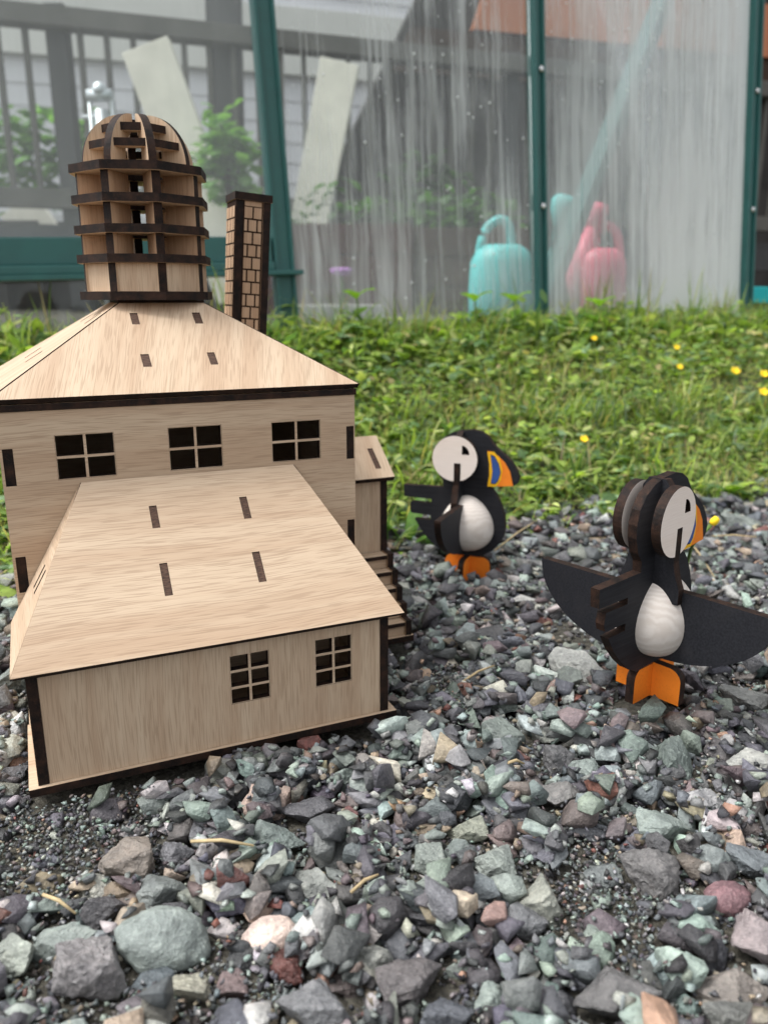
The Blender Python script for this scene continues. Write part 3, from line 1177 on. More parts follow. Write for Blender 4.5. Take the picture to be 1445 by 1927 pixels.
def facet(name, pts, t, parent, holes3=(), grain_dir=None, mats=WOOD):
    """sheet through 3D points (coplanar, counter-clockwise from outside)"""
    p0, p1 = Vector(pts[0]), Vector(pts[1])
    ex = (p1 - p0).normalized()
    nrm = Vector((0, 0, 0))
    for i in range(len(pts)):
        nrm += Vector(pts[i]).cross(Vector(pts[(i + 1) % len(pts)]))
    nrm.normalize()
    ey = nrm.cross(ex)
    f2 = lambda p: ((Vector(p) - p0).dot(ex), (Vector(p) - p0).dot(ey))
    g = 0.0
    if grain_dir is not None:
        gd = Vector(grain_dir)
        g = math.atan2(gd.dot(ey), gd.dot(ex))
    o = plate(name, [f2(p) for p in pts], t, frame(p0, ex, ey), mats, parent, holes=[[f2(q) for q in h] for h in holes3], grain=g)
    for h in holes3:
        c = sum((Vector(q) for q in h), Vector()) / len(h)
        hh = [f2(c + (Vector(q) - c) * .97) for q in h]
        plate('tab', hh, t * .8, frame(p0 - nrm * .0005, ex, ey), (M_TAB, M_TAB), o)
    return o


ka = (RZ - EZ) / (L - EY)
za = lambda y: EZ + ka * (y - EY)


def slot_a(xa, xb, ya, yb):
    return [(xa, ya, za(ya)), (xb, ya, za(ya)), (xb, yb, za(yb)), (xa, yb, za(yb))]


RT = .0035
facet('annex_roof', [(EX0, EY, EZ), (EX1, EY, EZ), (RX1, L - .0003, RZ), (RX0, L - .0003, RZ)], RT, HOUSE,
      [slot_a(.0866, .0914, .0528, .0645), slot_a(.1454, .1504, .0525, .0645), slot_a(.0866, .0914, .0191, .0349), slot_a(.1450, .1500, .0193, .0347)], (1, 0, 0))
kl = (RZ - EZ) / (RX0 - EX0)
ylx = lambda x: EY + (L - EY) * (x - EX0) / (RX0 - EX0)
zl = lambda x: EZ + kl * (x - EX0)


def slot_l(xa, xb, y0, w):
    return [(xa, y0 + w, zl(xa)), (xa, y0, zl(xa)), (xb, y0, zl(xb)), (xb, y0 + w, zl(xb))]


facet('annex_roof', [(EX0, L - .0003, EZ), (EX0, EY + .001, EZ), (RX0, L - .0005, RZ)], RT, HOUSE, [slot_l(.014, .022, .058, .004), slot_l(.014, .022, .047, .004)], (0, 1, 0))
facet('annex_roof', [(EX1, EY + .001, EZ), (EX1, L - .0003, EZ), (RX1, L - .0005, RZ)], RT, HOUSE, [], (0, 1, 0))
# strip under the eave
house_front('eave_strip', rect(AX0 + .001, .0737, AX1 - .001, .0776), AY - .0022, t=.003, mats=(M_BURNT, M_BURNT))

# main block
MX0, MX1, MY1, MZ = .0035, .2355, L + .232, .2125
w4 = [(.0352, .0705, .1684, .1968), (.1042, .1395, .1684, .1972), (.1738, .2093, .1683, .1965)]
nw = [(.0052, .0112, .167, .1902), (.0052, .0112, .0975, .1212), (.2290, .2346, .1665, .1902), (.2290, .2346, .0965, .1207)]
mw = house_front('main_wall', rect(MX0, .0052, MX1, MZ), L, holes=[rect(a, c, b, d) for a, b, c, d in w4 + nw])
for a, b, c, d in w4: window(a, b, c, d, 2, 2, L, .0017, mw)
for a, b, c, d in nw: house_front('tab', rect(a + .0002, c + .0002, b - .0002, d - .0002), L + .0007, t=.004, mats=(M_BURNT, M_BURNT), parent=mw)
house_left('main_wall', [(L + T + .0002, .0052), (MY1 - T - .0002, .0052), (MY1 - T - .0002, MZ), (L + T + .0002, MZ)], MX0)
house_right('main_wall', [(L + T + .0002, .0052), (MY1 - T - .0002, .0052), (MY1 - T - .0002, MZ), (L + T + .0002, MZ)], MX1)
house_back('main_wall', rect(MX0, .0052, MX1, MZ), MY1)
# cornice and roof
CX, CY = .1195, .1965
HE, HT, ZE, ZT = .1192, .0310, .2205, .2755
for i, (nm, hw, z0, z1) in enumerate((('cornice', HE - .0022, .2127, .2168),)):
    plate('cornice', rect(CX - hw, CY - hw, CX + hw, CY + hw), z1 - z0, frame((0, 0, z1), (1, 0, 0), (0, 1, 0)), WOOD, HOUSE)
km = (ZT - ZE) / (HE - HT)
g_ = .0012


def roof_side(ang, slots):
    R = Matrix.Rotation(ang, 3, 'Z')
    C = Vector((CX, CY, 0))
    tr = lambda p: tuple(C + R @ Vector(p))
    zz = lambda y: ZE + km * (y + HE)
    pts = [tr((-HE + g_, -HE, ZE)), tr((HE - g_, -HE, ZE)), tr((HT - g_, -HT, ZT)), tr((-HT + g_, -HT, ZT))]
    hl = [[tr((a, c, zz(c))), tr((b, c, zz(c))), tr((b, d, zz(d))), tr((a, d, zz(d)))] for a, b, c, d in slots]
    facet('roof_panel', pts, .0036, HOUSE, hl, R @ Vector((.25, 1, .5)))


SL = [(-.0248, -.0195, -.054, -.042), (.0188, .0245, -.054, -.042), (-.0248, -.0193, -.0957, -.0838), (.0196, .0248, -.0957, -.0838)]
for k in range(4): roof_side(k * PI / 2, SL)
for k in range(4):                                     # dark joint under each hip
    R = Matrix.Rotation(k * PI / 2, 3, 'Z')
    a = Vector((CX, CY, 0)) + R @ Vector((HE - .0035, -HE + .0035, ZE - .0022))
    b = Vector((CX, CY, 0)) + R @ Vector((HT - .002, -HT + .002, ZT - .0022))
    tube('hip_joint', [a, b], .0019, M_BURNT, HOUSE, 6)
plate('roof_cap', rect(CX - .0305, CY - .0305, CX + .0305, CY + .0305), .005, frame((0, 0, ZT + .0018), (1, 0, 0), (0, 1, 0)), (M_BURNT, M_BURNT), HOUSE)

# tower
TX, TY, TA = .1148, .1965, math.radians(5.5)
TOWER = empty('tower', (TX, TY, 0), 0, HOUSE)


def octo(r, off=0.0):
    return [(r * math.cos(-PI / 2 + TA + off + k * PI / 4), r * math.sin(-PI / 2 + TA + off + k * PI / 4)) for k in range(8)]


PZ = [.2775, .3030, .3228, .3430, .3635]
for i, z in enumerate(PZ):
    plate('ring_plate', octo(.0495), .0058, frame((0, 0, z + .0058), (1, 0, 0), (0, 1, 0)), WOOD, TOWER, holes=[octo(.017)] if i else [])
for k in range(8):
    a = -PI / 2 + TA + k * PI / 4
    rd = (math.cos(a), math.sin(a), 0)
    nrm = (-math.sin(a), math.cos(a), 0)
    for i in range(4):
        z0, z1 = PZ[i] + .0059, PZ[i + 1] - .0001
        M = frame((nrm[0] * -.003, nrm[1] * -.003, 0), rd, (0, 0, 1))
        plate('fin', rect(.0205, z0, .0447, z1), .006, M, WOOD if i == 0 else WARM, TOWER, grain=PI / 2)
    # dome rib
    zb, zt, ro, ri = PZ[4] + .0059, .4045, .0395, .0095
    out = [(ri, zb + .025), (.020, zb + .015), (.021, zb), (ro, zb)]
    out += arc(ri, zb, ro - ri, zt - zb, 0, PI / 2, 14)[1:]
    M = frame((nrm[0] * -.0028, nrm[1] * -.0028, 0), rd, (0, 0, 1))
    plate('dome_rib', out, .0056, M, WOOD, TOWER, grain=PI / 2)
    # closed lowest storey
    b = a + PI / 8
    ap = .0447 * math.cos(PI / 8) - .0004
    hw = .0447 * math.sin(PI / 8) - .0032
    M = frame((math.cos(b) * ap, math.sin(b) * ap, 0), (-math.sin(b), math.cos(b), 0), (0, 0, 1))
    plate('panel', rect(-hw, PZ[0] + .006, hw, PZ[1] - .0002), .004, M, WOOD, TOWER, grain=PI / 2)
    # dome rings, one bar between each pair of ribs
    for (zr, rr, wd) in ((.3800, .0358, .0095), (.3915, .0262, .0085)):
        ap2 = rr * math.cos(PI / 8)
        hw2 = rr * math.sin(PI / 8) - .0030
        hw3 = (rr - wd) * math.sin(PI / 8) - .0030
        M = frame((0, 0, zr + .0052), (-math.sin(b), math.cos(b), 0), (-math.cos(b), -math.sin(b), 0))
        plate('dome_ring_bar', [(-hw2, -ap2), (hw2, -ap2), (hw3, -ap2 + wd), (-hw3, -ap2 + wd)], .0052, M, WOOD, TOWER)

# chimney, leaning a little
CH = empty('chimney', (.1818, .2200, .2300), 0, HOUSE)
CH.rotation_euler = (0, math.radians(4.3), 0)
CW, CD, CZ = .0285, .031, .1255
plate('chimney_wall', rect(0, 0, CD, CZ), .006, frame((0, CD, 0), (0, -1, 0), (0, 0, 1)), (M_ENGRAVE, M_BURNT), CH, grain=PI / 2)
plate('chimney_wall', rect(0, 0, CD, CZ), .006, frame((CW, 0, 0), (0, 1, 0), (0, 0, 1)), (M_OAK2, M_BURNT), CH, grain=PI / 2)
plate('chimney_wall', rect(.0062, 0, CW - .0062, CZ), .005, frame((0, .0012, 0), (1, 0, 0), (0, 0, 1)), (M_ENGRAVE, M_BURNT), CH, grain=PI / 2)
plate('chimney_wall', rect(.0062, 0, CW - .0062, CZ), .005, frame((0, CD - .0062, 0), (1, 0, 0), (0, 0, 1)), (M_OAK2, M_BURNT), CH, grain=PI / 2)
plate('chimney_cap', rect(-.0012, -.0012, CW + .0012, CD + .0012), .0058, frame((0, 0, CZ + .0058), (1, 0, 0), (0, 1, 0)), WOOD, CH)
BRK = (M_OAK2, M_ENGRAVE)
rowh, jt = .0098, .0013
for r in range(12):
    z1 = CZ - .0048 - r * rowh
    z0 = z1 - rowh + jt
    if z0 < .004: break
    x0, x1 = .0066, CW - .0066
    w = x1 - x0
    cuts = [0, .5, 1] if r % 2 == 0 else [0, .24, .73, 1]
    for a, b in zip(cuts[:-1], cuts[1:]):
        plate('brick', rect(x0 + a * w + jt / 2, z0, x0 + b * w - jt / 2, z1), .0007, frame((0, .0005, 0), (1, 0, 0), (0, 0, 1)), BRK, CH, grain=PI / 2)
    cuts = [0, .36, .7, 1] if r % 2 == 0 else [0, .18, .52, .86, 1]
    for a, b in zip(cuts[:-1], cuts[1:]):
        y0, y1 = .0008, CD - .0008
        w2 = y1 - y0
        plate('brick', rect(y0 + a * w2 + jt / 2 - CD, z0, y0 + b * w2 - jt / 2 - CD, z1), .0007, frame((-.0007, 0, 0), (0, -1, 0), (0, 0, 1)), BRK, CH, grain=PI / 2)
for x0, x1, y in ((.0066, CW - .0066, .0005),):
    plate('brick', rect(x0 + jt / 2, CZ - .0040, x1 - jt / 2, CZ - .0004), .0007, frame((0, y, 0), (1, 0, 0), (0, 0, 1)), BRK, CH, grain=PI / 2)

# side porch
PORCH = empty('porch', (0, 0, 0), 0, HOUSE)
PX0, PX1, PY0, PY1, PZT = .2357, .2968, .1612, .2230, .1285
house_front('porch_wall', rect(PX0, .0052, PX1 - T - .0002, PZT), PY0 + .0006, parent=PORCH, grain=PI / 2)
house_right('porch_wall', [(PY0, .0052), (PY1, .0052), (PY1, PZT), ((PY0 + PY1) / 2, .152), (PY0, PZT)], PX1, parent=PORCH, grain=PI / 2)
house_back('porch_wall', rect(PX0, .0052, PX1 - T - .0002, PZT), PY1 - .0006, parent=PORCH, grain=PI / 2)
ym = (PY0 + PY1) / 2
facet('porch_roof', [(PX0, .1520, .1325), (.3000, .1520, .1325), (.3000, ym, .1615), (PX0, ym, .1615)], .0045, PORCH,
      [[(.2855, .160, .1325 + .008 * .71), (.2905, .160, .1325 + .008 * .71), (.2905, .180, .1325 + .028 * .71), (.2855, .180, .1325 + .028 * .71)]] if False else
      [[(.2862, a, .1325 + (a - .1520) * (.0290 / (ym - .1520))) for a in (.1605,)] + [(.2912, .1605, .1325 + .0085 * (.0290 / (ym - .1520))), (.2912, .1800, .1325 + .0280 * (.0290 / (ym - .1520))), (.2862, .1800, .1325 + .0280 * (.0290 / (ym - .1520)))]], (.2, 1, .7))
facet('porch_roof', [(.3000, PY1 + .009, .1325), (PX0, PY1 + .009, .1325), (PX0, ym, .1615), (.3000, ym, .1615)], .0045, PORCH, [], (.2, 1, .7))
plate('doorknob', arc(0, 0, .0011, .0011, 0, 2 * PI * 15 / 16, 15), .0012, frame((.2395, PY0 - .0007, .0905), (1, 0, 0), (0, 0, 1)), (M_BURNT, M_BURNT), PORCH)

# stairs beside the wall
ST = empty('stairs', (0, 0, 0), 0, HOUSE)
sy = [.1105, .1198, .1290, .1383, .1476, .1608]
sz = [.0182, .0302, .0420, .0540, .0658]
prof = [(sy[0], .0052)]
prof += [p for i in range(5) for p in ((sy[i], sz[i]), (sy[i + 1], sz[i]))]
prof += [(sy[5], .0052)]
for xr in (.2970, .2420): house_right('stringer', prof, xr, t=.0055, parent=ST)
for i in range(5):
    plate('tread', rect(.2422, sy[i] + .0006, .2913, sy[i + 1] - .0002 + (.002 if i < 4 else 0)), .0035, frame((0, 0, sz[i] - .0012), (1, 0, 0), (0, 1, 0)), WOOD, ST)
    house_front('riser', rect(.2422, (sz[i - 1] - .0012 if i else .0053), .2913, sz[i] - .0049), sy[i] + .0026, t=.003, parent=ST)


# ------------------------------------------------------------------ puffins
def puffin(name, loc, rz, label, scale=1.0):
    P_ = tag(empty(name, loc, rz), label, 'wooden puffin', 'pair of wooden puffins')
    P_.scale = (scale,) * 3
    t = .0066
    MB = (M_BLACK, M_BURNT)
    side = lambda off: frame((0, -off, 0), (1, 0, 0), (0, 0, 1))          # sheet facing the bird's right (-y)
    body = [(-.0254, .0252), (-.035, .030), (-.045, .0385), (-.054, .0488), (-.061, .0597), (-.0425, .0600), (-.0425, .0652), (-.0650, .0655), (-.0668, .0705), (-.0655, .0785),
            (-.0420, .0785), (-.0420, .0832), (-.0735, .0833), (-.0744, .0962), (-.0290, .0976), (-.0295, .1050), (-.0345, .1115), (-.0378, .1220), (-.0383, .1310), (-.0362, .1410), (-.0300, .1500),
            (-.0210, .1560), (-.0100, .1592), (.0030, .1605), (.0110, .1590), (.0185, .1545), (.0240, .1470), (.0300, .1415), (.0370, .1365), (.0440, .1300), (.0495, .1220), (.0520, .1150), (.0505, .1085), (.0470, .1058),
            (.0200, .1028), (.0245, .1005), (.0300, .0930), (.0345, .0840), (.0380, .0735), (.0396, .0620), (.0385, .0520), (.0345, .0430), (.0270, .0340), (.0143, .0262), (.0143, .0245), (-.0254, .0245)]
    plate('body', body, t, side(t / 2), MB, P_)
    # face discs on both sides, with quarter-round eye and a slot from below
    cx, cz, r = -.0134, .1318, .0236
    for s in (1, -1):
        xs, hw = -.0105, .0036
        a0 = math.asin((xs + hw - cx) / r)
        a1 = math.asin((cx - (xs - hw)) / r)
        ring = arc(cx, cz, r, r, -PI / 2 + a0, 1.5 * PI - a1, 40)
        disc = ring + [(xs - hw, .1274), (xs + hw, .1274)]
        eye = [(-.0060, .1366)] + arc(-.0060, .1366, .0078, .0094, 0, PI / 2, 8)
        yo = .0170
        if s == 1: M = side(yo)
        else: M = side(-yo + .0066)
        M = Matrix.Translation((cx, 0, 0)) @ Matrix.Rotation(math.radians(4), 4, 'Z') @ Matrix.Translation((-cx, 0, 0)) @ M
        plate('face_disc', disc, .0066, M, (M_WHITEWOOD, M_BURNT), P_, holes=[eye])
        # beak paint
        off = t / 2
        bk = [(.0186, .1400), (.0240, .1395), (.0300, .1355), (.0370, .1295), (.0425, .1210), (.0465, .1060), (.0200, .1030), (.0212, .1150), (.0208, .1280)]
        yl = [(.0184, .1392), (.0250, .1398), (.0316, .1335), (.0347, .1215), (.0335, .1115), (.0292, .1040), (.0196, .1032), (.0212, .1150), (.0208, .1270)]
        bl = [(.0222, .1362), (.0264, .1345), (.0308, .1275), (.0328, .1190), (.0305, .1105), (.0280, .1073), (.0236, .1073), (.0247, .1200)]
        bo = [(.5 * (p[0] - .0272) * 2.2 + .0272, .5 * (p[1] - .1215) * 2.14 + .1215) for p in bl]
        for nm, ol, mt, h in (('beak', bk, M_ORANGE, .0008), ('beak_band', yl, M_YELLOW, .0011), ('beak_outline', bo, M_BLACK, .0013), ('beak_patch', bl, M_BLUE, .0016)):
            if s == 1: M = side(off + h)
            else: M = side(-off)
            plate(nm, ol, h - .0002, M, (mt, mt), P_)
        # half egg
        bm = bmesh.new()
        bmesh.ops.create_uvsphere(bm, u_segments=40, v_segments=24, radius=1.0)
        bmesh.ops.bisect_plane(bm, geom=bm.verts[:] + bm.edges[:] + bm.faces[:], plane_co=(0, 0, 0), plane_no=(0, s, 0), clear_outer=True)
        for v in bm.verts:
            k = 1.0 - .16 * v.co.z - .05 * v.co.z ** 2
            v.co = Vector((-.0010 + v.co.x * .0285 * k, v.co.y * .0235 * k - s * t / 2, .0615 + v.co.z * .0300))
        from_bm('egg', bm, M_EGG, P_, True)
        # wing
        w = [(.006, .0330), (.006, .0835), (.030, .0840), (.0845, .0838)]
        w += [(.0850, .0818)] + arc(.006, .0825, .0790, .0500, 0, -PI / 2, 14)[2:]
        M = frame((-.0082, 0, 0), (0, -1, 0), (0, 0, 1)) if s == 1 else frame((-.0148, 0, 0), (0, 1, 0), (0, 0, 1))
        plate('wing', w, .0066, M, MB, P_)
    # neck board across the head
    nb = [(.0225, .0760), (.0225, .0860), (.0190, .0950), (.0168, .1040), (.0166, .1270), (.0102, .1272), (.0102, .1530), (.0062, .1585)]
    nb = nb + [(-a, b) for a, b in reversed(nb)]
    plate('neck_board', nb, .0066, frame((-.0138, 0, 0), (0, -1, 0), (0, 0, 1)), MB, P_)
    # crossed feet
    ft = [(-.0250, 0), (.0250, 0), (.0250, .0170)] + arc(.0160, .0170, .0090, .0085, 0, PI / 2, 6)[1:] + arc(-.0160, .0170, .0090, .0085, PI / 2, PI, 6)
    fo = (M_ORANGE, M_BURNT)
    plate('foot', ft, t, frame((0, -t / 2, 0), (1, 0, 0), (0, 0, 1)), fo, P_)
    hf1 = [(t / 2 + .0001, 0)] + [p for p in ft if p[0] > 0] + [(t / 2 + .0001, .0255)]
    hf2 = [(-p[0], p[1]) for p in hf1]
    plate('foot', hf1, t, frame((-.0004 + t / 2, 0, 0), (0, 1, 0), (0, 0, 1)), fo, P_)
    plate('foot', hf2, t, frame((-.0004 + t / 2, 0, 0), (0, 1, 0), (0, 0, 1)), fo, P_)
    return P_


puffin('puffin', (PUF[0][0], PUF[0][1], .004), math.radians(40), 'black wooden puffin with wings outspread standing alone on open gravel, its back turned', 1.01)
puffin('puffin', (PUF[1][0], PUF[1][1], -.0125), math.radians(-24), 'black wooden puffin by the model stairs at the grass edge, beak in profile')

# ------------------------------------------------------------------ greenhouse
GH = tag(empty('greenhouse', GH_O, GH_DIR), 'green framed greenhouse with streaky fogged panes behind the grass', 'greenhouse')
GH.rotation_euler = (math.radians(-3.9), math.radians(-1.8), GH_DIR)
XL, XR, ZB, ZTOP = -.568, .608, .16, 2.0


def post(x, w, d, ridge):
    bm = bmesh.new()
    box_bm(bm, x - w / 2, x + w / 2, -d / 2, d / 2, ZB, ZTOP, bev=.003)
    for k in ridge:
        box_bm(bm, x + k * w - .003, x + k * w + .003, -d / 2 - .006, -d / 2 + .002, ZB, ZTOP, bev=.0015)
    return from_bm('post', bm, M_FRAME, GH)


def screw(o, x, z, y):
    bm = bmesh.new()
    bmesh.ops.create_uvsphere(bm, u_segments=12, v_segments=8, radius=.0058)
    for v in bm.verts: v.co = Vector((v.co.x + x, v.co.y * .55 + y, v.co.z + z))
    from_bm('screw', bm, M_SCREW, o, True)


pl = post(XL, .037, .022, (-.42, .42))
pm = post(0, .026, .022, (-.36, .36))
pr = post(XR, .030, .022, (-.38, .38))
px = post(-1.30, .037, .022, (-.42, .42))
for z in (.461, .721, .981, 1.241, 1.5):
    screw(pm, .004, z, -.0150)
    screw(pr, XR + .004, z, -.0150)
bm = bmesh.new()
box_bm(bm, -1.278, XL - .0222, -.016, .020, .358, .402, bev=.003)
box_bm(bm, -1.278, XL - .0222, -.026, .012, .343, .3578, bev=.003)
from_bm('rail', bm, M_FRAME, GH)
box('rail', -1.278, XL + .03, -.030, .0, .3350, .3428, M_FRAME, GH, None, .001)
for a, b in ((-1.278, XL - .0222), (XL + .0222, -.0137), (.0137, XR - .0162)):
    box('sill', a, b, -.016, .016, ZB, ZB + .05, M_FRAME, GH, None, .002)
    box('eave_beam', a, b, -.02, .02, ZTOP - .06, ZTOP, M_FRAME, GH, None, .002)
e = .0008
for nm, a, b, z0, z1, mt in (('pane', -1.277, XL - .0226, .4025, ZTOP - .061, M_GLASS_CLEAR), ('pane', -1.277, XL - .0226, ZB + .051, .3345, M_GLASS_LOW),
                             ('pane', XL + .0226, -.0141, ZB + .051, ZTOP - .061, M_GLASS_FOG), ('pane', .0141, XR - .0166, ZB + .051, ZTOP - .061, M_GLASS_MILK)):
    bm = bmesh.new()
    box_bm(bm, a, b, -.0015, .0015, z0, z1)
    for f in bm.faces: f.material_index = 0 if f.normal.y < -.5 else 1
    from_bm(nm, bm, [mt, M_GLASS_BACK], GH)
# beads of water on the glass
bm = bmesh.new()
for k in range(230):
    x, z = rng.uniform(XL + .03, XR - .03), rng.uniform(.26, .95)
    if abs(x) < .025: continue
    r = rng.uniform(.0012, .0026)
    bmesh.ops.create_icosphere(bm, subdivisions=1, radius=r, matrix=Matrix.Translation((x, -.0018, z)) @ Matrix.Diagonal((1, .5, 1.1, 1)))
tag(from_bm('water_beads', bm, M_DROP, GH, True), None, None, None, 'stuff')
# slanting brace inside
BR = Matrix.Translation((.06, .06, .28)) @ Vector((.40, 0, .76)).to_track_quat('Z', 'Y').to_matrix().to_4x4()
bm = bmesh.new()
box_bm(bm, -.027, .027, -.012, .012, 0, 1.5, BR, .003)
from_bm('brace', bm, M_FRAME, GH)


def slab_between(name, a, b, w, d, mat, parent=None):
    a, b = Vector(a), Vector(b)
    t = (b - a)
    ln = t.length
    q = t.to_track_quat('Z', 'Y').to_matrix().to_4x4()
    return box(name, -w / 2, w / 2, -d / 2, d / 2, 0, ln, mat, parent, Matrix.Translation(a) @ q, .006)


# ------------------------------------------------------------------ behind the glass
def bar(name, a, b, wid, mat, parent=None, dep=.05):
    """timber between two points, broad side to the viewer"""
    a, b = Vector(a), Vector(b)
    t = (b - a).normalized()
    f = Vector((0, 1, 0))
    s = t.cross(f).normalized()
    f = s.cross(t).normalized()
    M = Matrix.Identity(4)
    for i in range(3):
        M[i][0], M[i][1], M[i][2], M[i][3] = s[i], f[i], t[i], a[i]
    return box(name, -wid / 2, wid / 2, -dep / 2, dep / 2, 0, (b - a).length, mat, parent, M, .004)


# timber deck with railing
DK = tag(empty('deck', at(250, 300, 3.7) * Vector((1, 1, 0)) if False else (0, 0, 0)), 'raised timber deck with grey baluster railing seen through the clear pane', 'deck')


def dk(u):
    """depth of the railing at photo column u"""
    s = .30
    a = (u - PW / 2) / FPX / .97
    return 3.75 / (1 - s * a)


def dpt(u, v): return at(u, v, dk(u))


z_top0, z_low0 = dpt(100, 36).z, dpt(100, 376).z
UL, UR = -420, 1500


def dkz(u, z):
    y = dk(u)
    d = ray(u, 300)
    x = (u - PW / 2) / FPX * (y * CP + (CAM_H - z) * SP)
    return Vector((x, y, z))


ra, rb = dkz(UL, z_top0), dkz(UR, z_top0)
bar('top_rail', ra, rb, .066, M_RAIL, DK, .09)
bar('bottom_rail', ra + Vector((0, 0, z_low0 - z_top0)), rb + Vector((0, 0, z_low0 - z_top0)), .07, M_RAIL, DK, .06)
nb_ = 46


def col_of(p): return PW / 2 + FPX * p.x / (p.y * CP + (CAM_H - p.z) * SP)


posts_i = {min(range(nb_ + 1), key=lambda i: abs(col_of(ra.lerp(rb, i / nb_)) - c)) for c in (-330, 100, 950, 1400)}
for i in range(nb_ + 1):
    q = ra.lerp(rb, i / nb_)
    if i in posts_i:
        bar('rail_post', q + Vector((0, .06, -1.3)), q + Vector((0, .06, .06)), .075, M_DARKPOST, DK, .07)
    else:
        bar('baluster', q + Vector((0, .0, z_low0 - z_top0 + .03)), q + Vector((0, 0, -.03)), .020, M_RAIL, DK, .022)
bar('deck_joist', ra + Vector((0, .06, z_low0 - z_top0 - .16)), rb + Vector((0, .06, z_low0 - z_top0 - .16)), .14, M_DARKPOST, DK, .05)
for i in range(30):
    q0 = ra.lerp(rb, i / 30) + Vector((0, .42, 0))
    q1 = ra.lerp(rb, (i + .94) / 30) + Vector((0, .42, 0))
    qm = (q0 + q1) / 2
    bar('under_deck_shade', (qm.x, qm.y, .15), (qm.x, qm.y, z_low0 - .05), (q1 - q0).length * 1.14, M_SHEDWALL_SHADE, DK, .02)  # dark boards added to stand for the shade in the void under the deck
pa, pb = at(100, 470, 3.65), at(35, 385, 3.65)
bar('knee_brace', pa, pb, .17, M_PALE, DK, .05)
bar('brace', at(452, 560, 3.2), at(276, 88, 3.2), .175, M_PALE, DK, .06)
bar('brace', at(545, 620, 3.5), at(640, 118, 3.5), .15, M_PALE, DK, .06)
bar('rail_post', at(436, 600, 3.6), at(420, -60, 3.6), .13, M_DARKPOST, DK, .1)

# houses behind
HB = tag(empty('house', (-1.4, 7.2, 0)), 'pale lilac clapboard house beyond the deck railing', 'house')
for i in range(26):
    z0 = .1 + i * .16
    box('clapboard', -4.5, 3.2, -.012, .012, z0, z0 + .172, M_SIDING, HB, Matrix.Rotation(.3, 4, 'Z') @ Matrix.Translation((0, 0, z0)) @ Matrix.Rotation(math.radians(-3.5), 4, 'X') @ Matrix.Translation((0, 0, -z0)))
box('trim_board', -4.5, 3.2, -.035, .0, 2.05, 2.55, M_TRIM, HB, Matrix.Rotation(.3, 4, 'Z') @ Matrix.Translation((0, -.03, 0)), .004)
box('wall', -4.6, 3.3, .03, .2, 0, 4.4, M_SIDING, HB, Matrix.Rotation(.3, 4, 'Z'))

SH = tag(empty('shed', (2.1, 5.4, 0)), 'dark shed with brown cladding and orange fascia behind the fogged glass', 'shed')
RS = Matrix.Rotation(.28, 4, 'Z')
plate('gable_wall', [(-2.97, 0), (4.5, 0), (4.5, 3.6), (-1.06, 3.6)], .08, RS @ frame((0, 0, 0), (1, 0, 0), (0, 0, 1)), (M_SHEDWALL_SHADE, M_SHEDWALL_SHADE), SH)
plate('wall_board', [(-2.16, 1.45), (4.4, 1.45), (4.4, 1.67), (-2.04, 1.67)], .03, RS @ frame((0, -.04, 0), (1, 0, 0), (0, 0, 1)), (M_PLANTER, M_PLANTER), SH)
plate('fascia', [(-1.7, 1.68), (4.4, 1.68), (4.4, 1.96), (-1.6, 1.96)], .05, RS @ frame((0, -.06, 0), (1, 0, 0), (0, 0, 1)), (M_SHEDORANGE, M_SHEDORANGE), SH)
bm = bmesh.new()
vv = []
n_c = 70
for i in range(n_c * 4 + 1):
    x = .55 + i * .035 / 1.0 * 1.0 / 4 * 4 / 1.6
    yy = -.10 - (.022 if (i % 4) in (1, 2) else 0)
    vv.append((bm.verts.new((x, yy, .1)), bm.verts.new((x, yy, 1.67))))
for a, b in zip(vv[:-1], vv[1:]): bm.faces.new((a[0], b[0], b[1], a[1]))
bmesh.ops.transform(bm, matrix=RS, verts=bm.verts)
from_bm('cladding', bm, M_BROWN, SH)

pt = at(1440, 555, 2.35)
TB = tag(empty('turquoise_bench', (pt.x, pt.y, ground_z(pt.x, pt.y))), 'turquoise painted bench end beside the greenhouse corner post', 'bench')
zt_ = pt.z - TB.location.z
box('seat', -.07, .75, -.02, .3, zt_ - .022, zt_ + .022, M_TURQ, TB, None, .003)
for x in (.05, .68):
    box('leg', x, x + .05, .03, .08, -.02, zt_ - .022, M_DARKPOST, TB)
    box('leg', x, x + .05, .21, .26, -.02, zt_ - .022, M_DARKPOST, TB)

# watering cans
GZ = .215


def smooth_path(pts, n=5):
    P_ = [Vector(p) for p in pts]
    P_ = [P_[0] * 2 - P_[1]] + P_ + [P_[-1] * 2 - P_[-2]]
    out = []
    for i in range(1, len(P_) - 2):
        for k in range(n):
            t = k / n
            a, b, c, d = P_[i - 1:i + 3]
            out.append(.5 * ((2 * b) + (c - a) * t + (2 * a - 5 * b + 4 * c - d) * t * t + (3 * b - a - 3 * c + d) * t ** 3))
    return out + [P_[-2]]


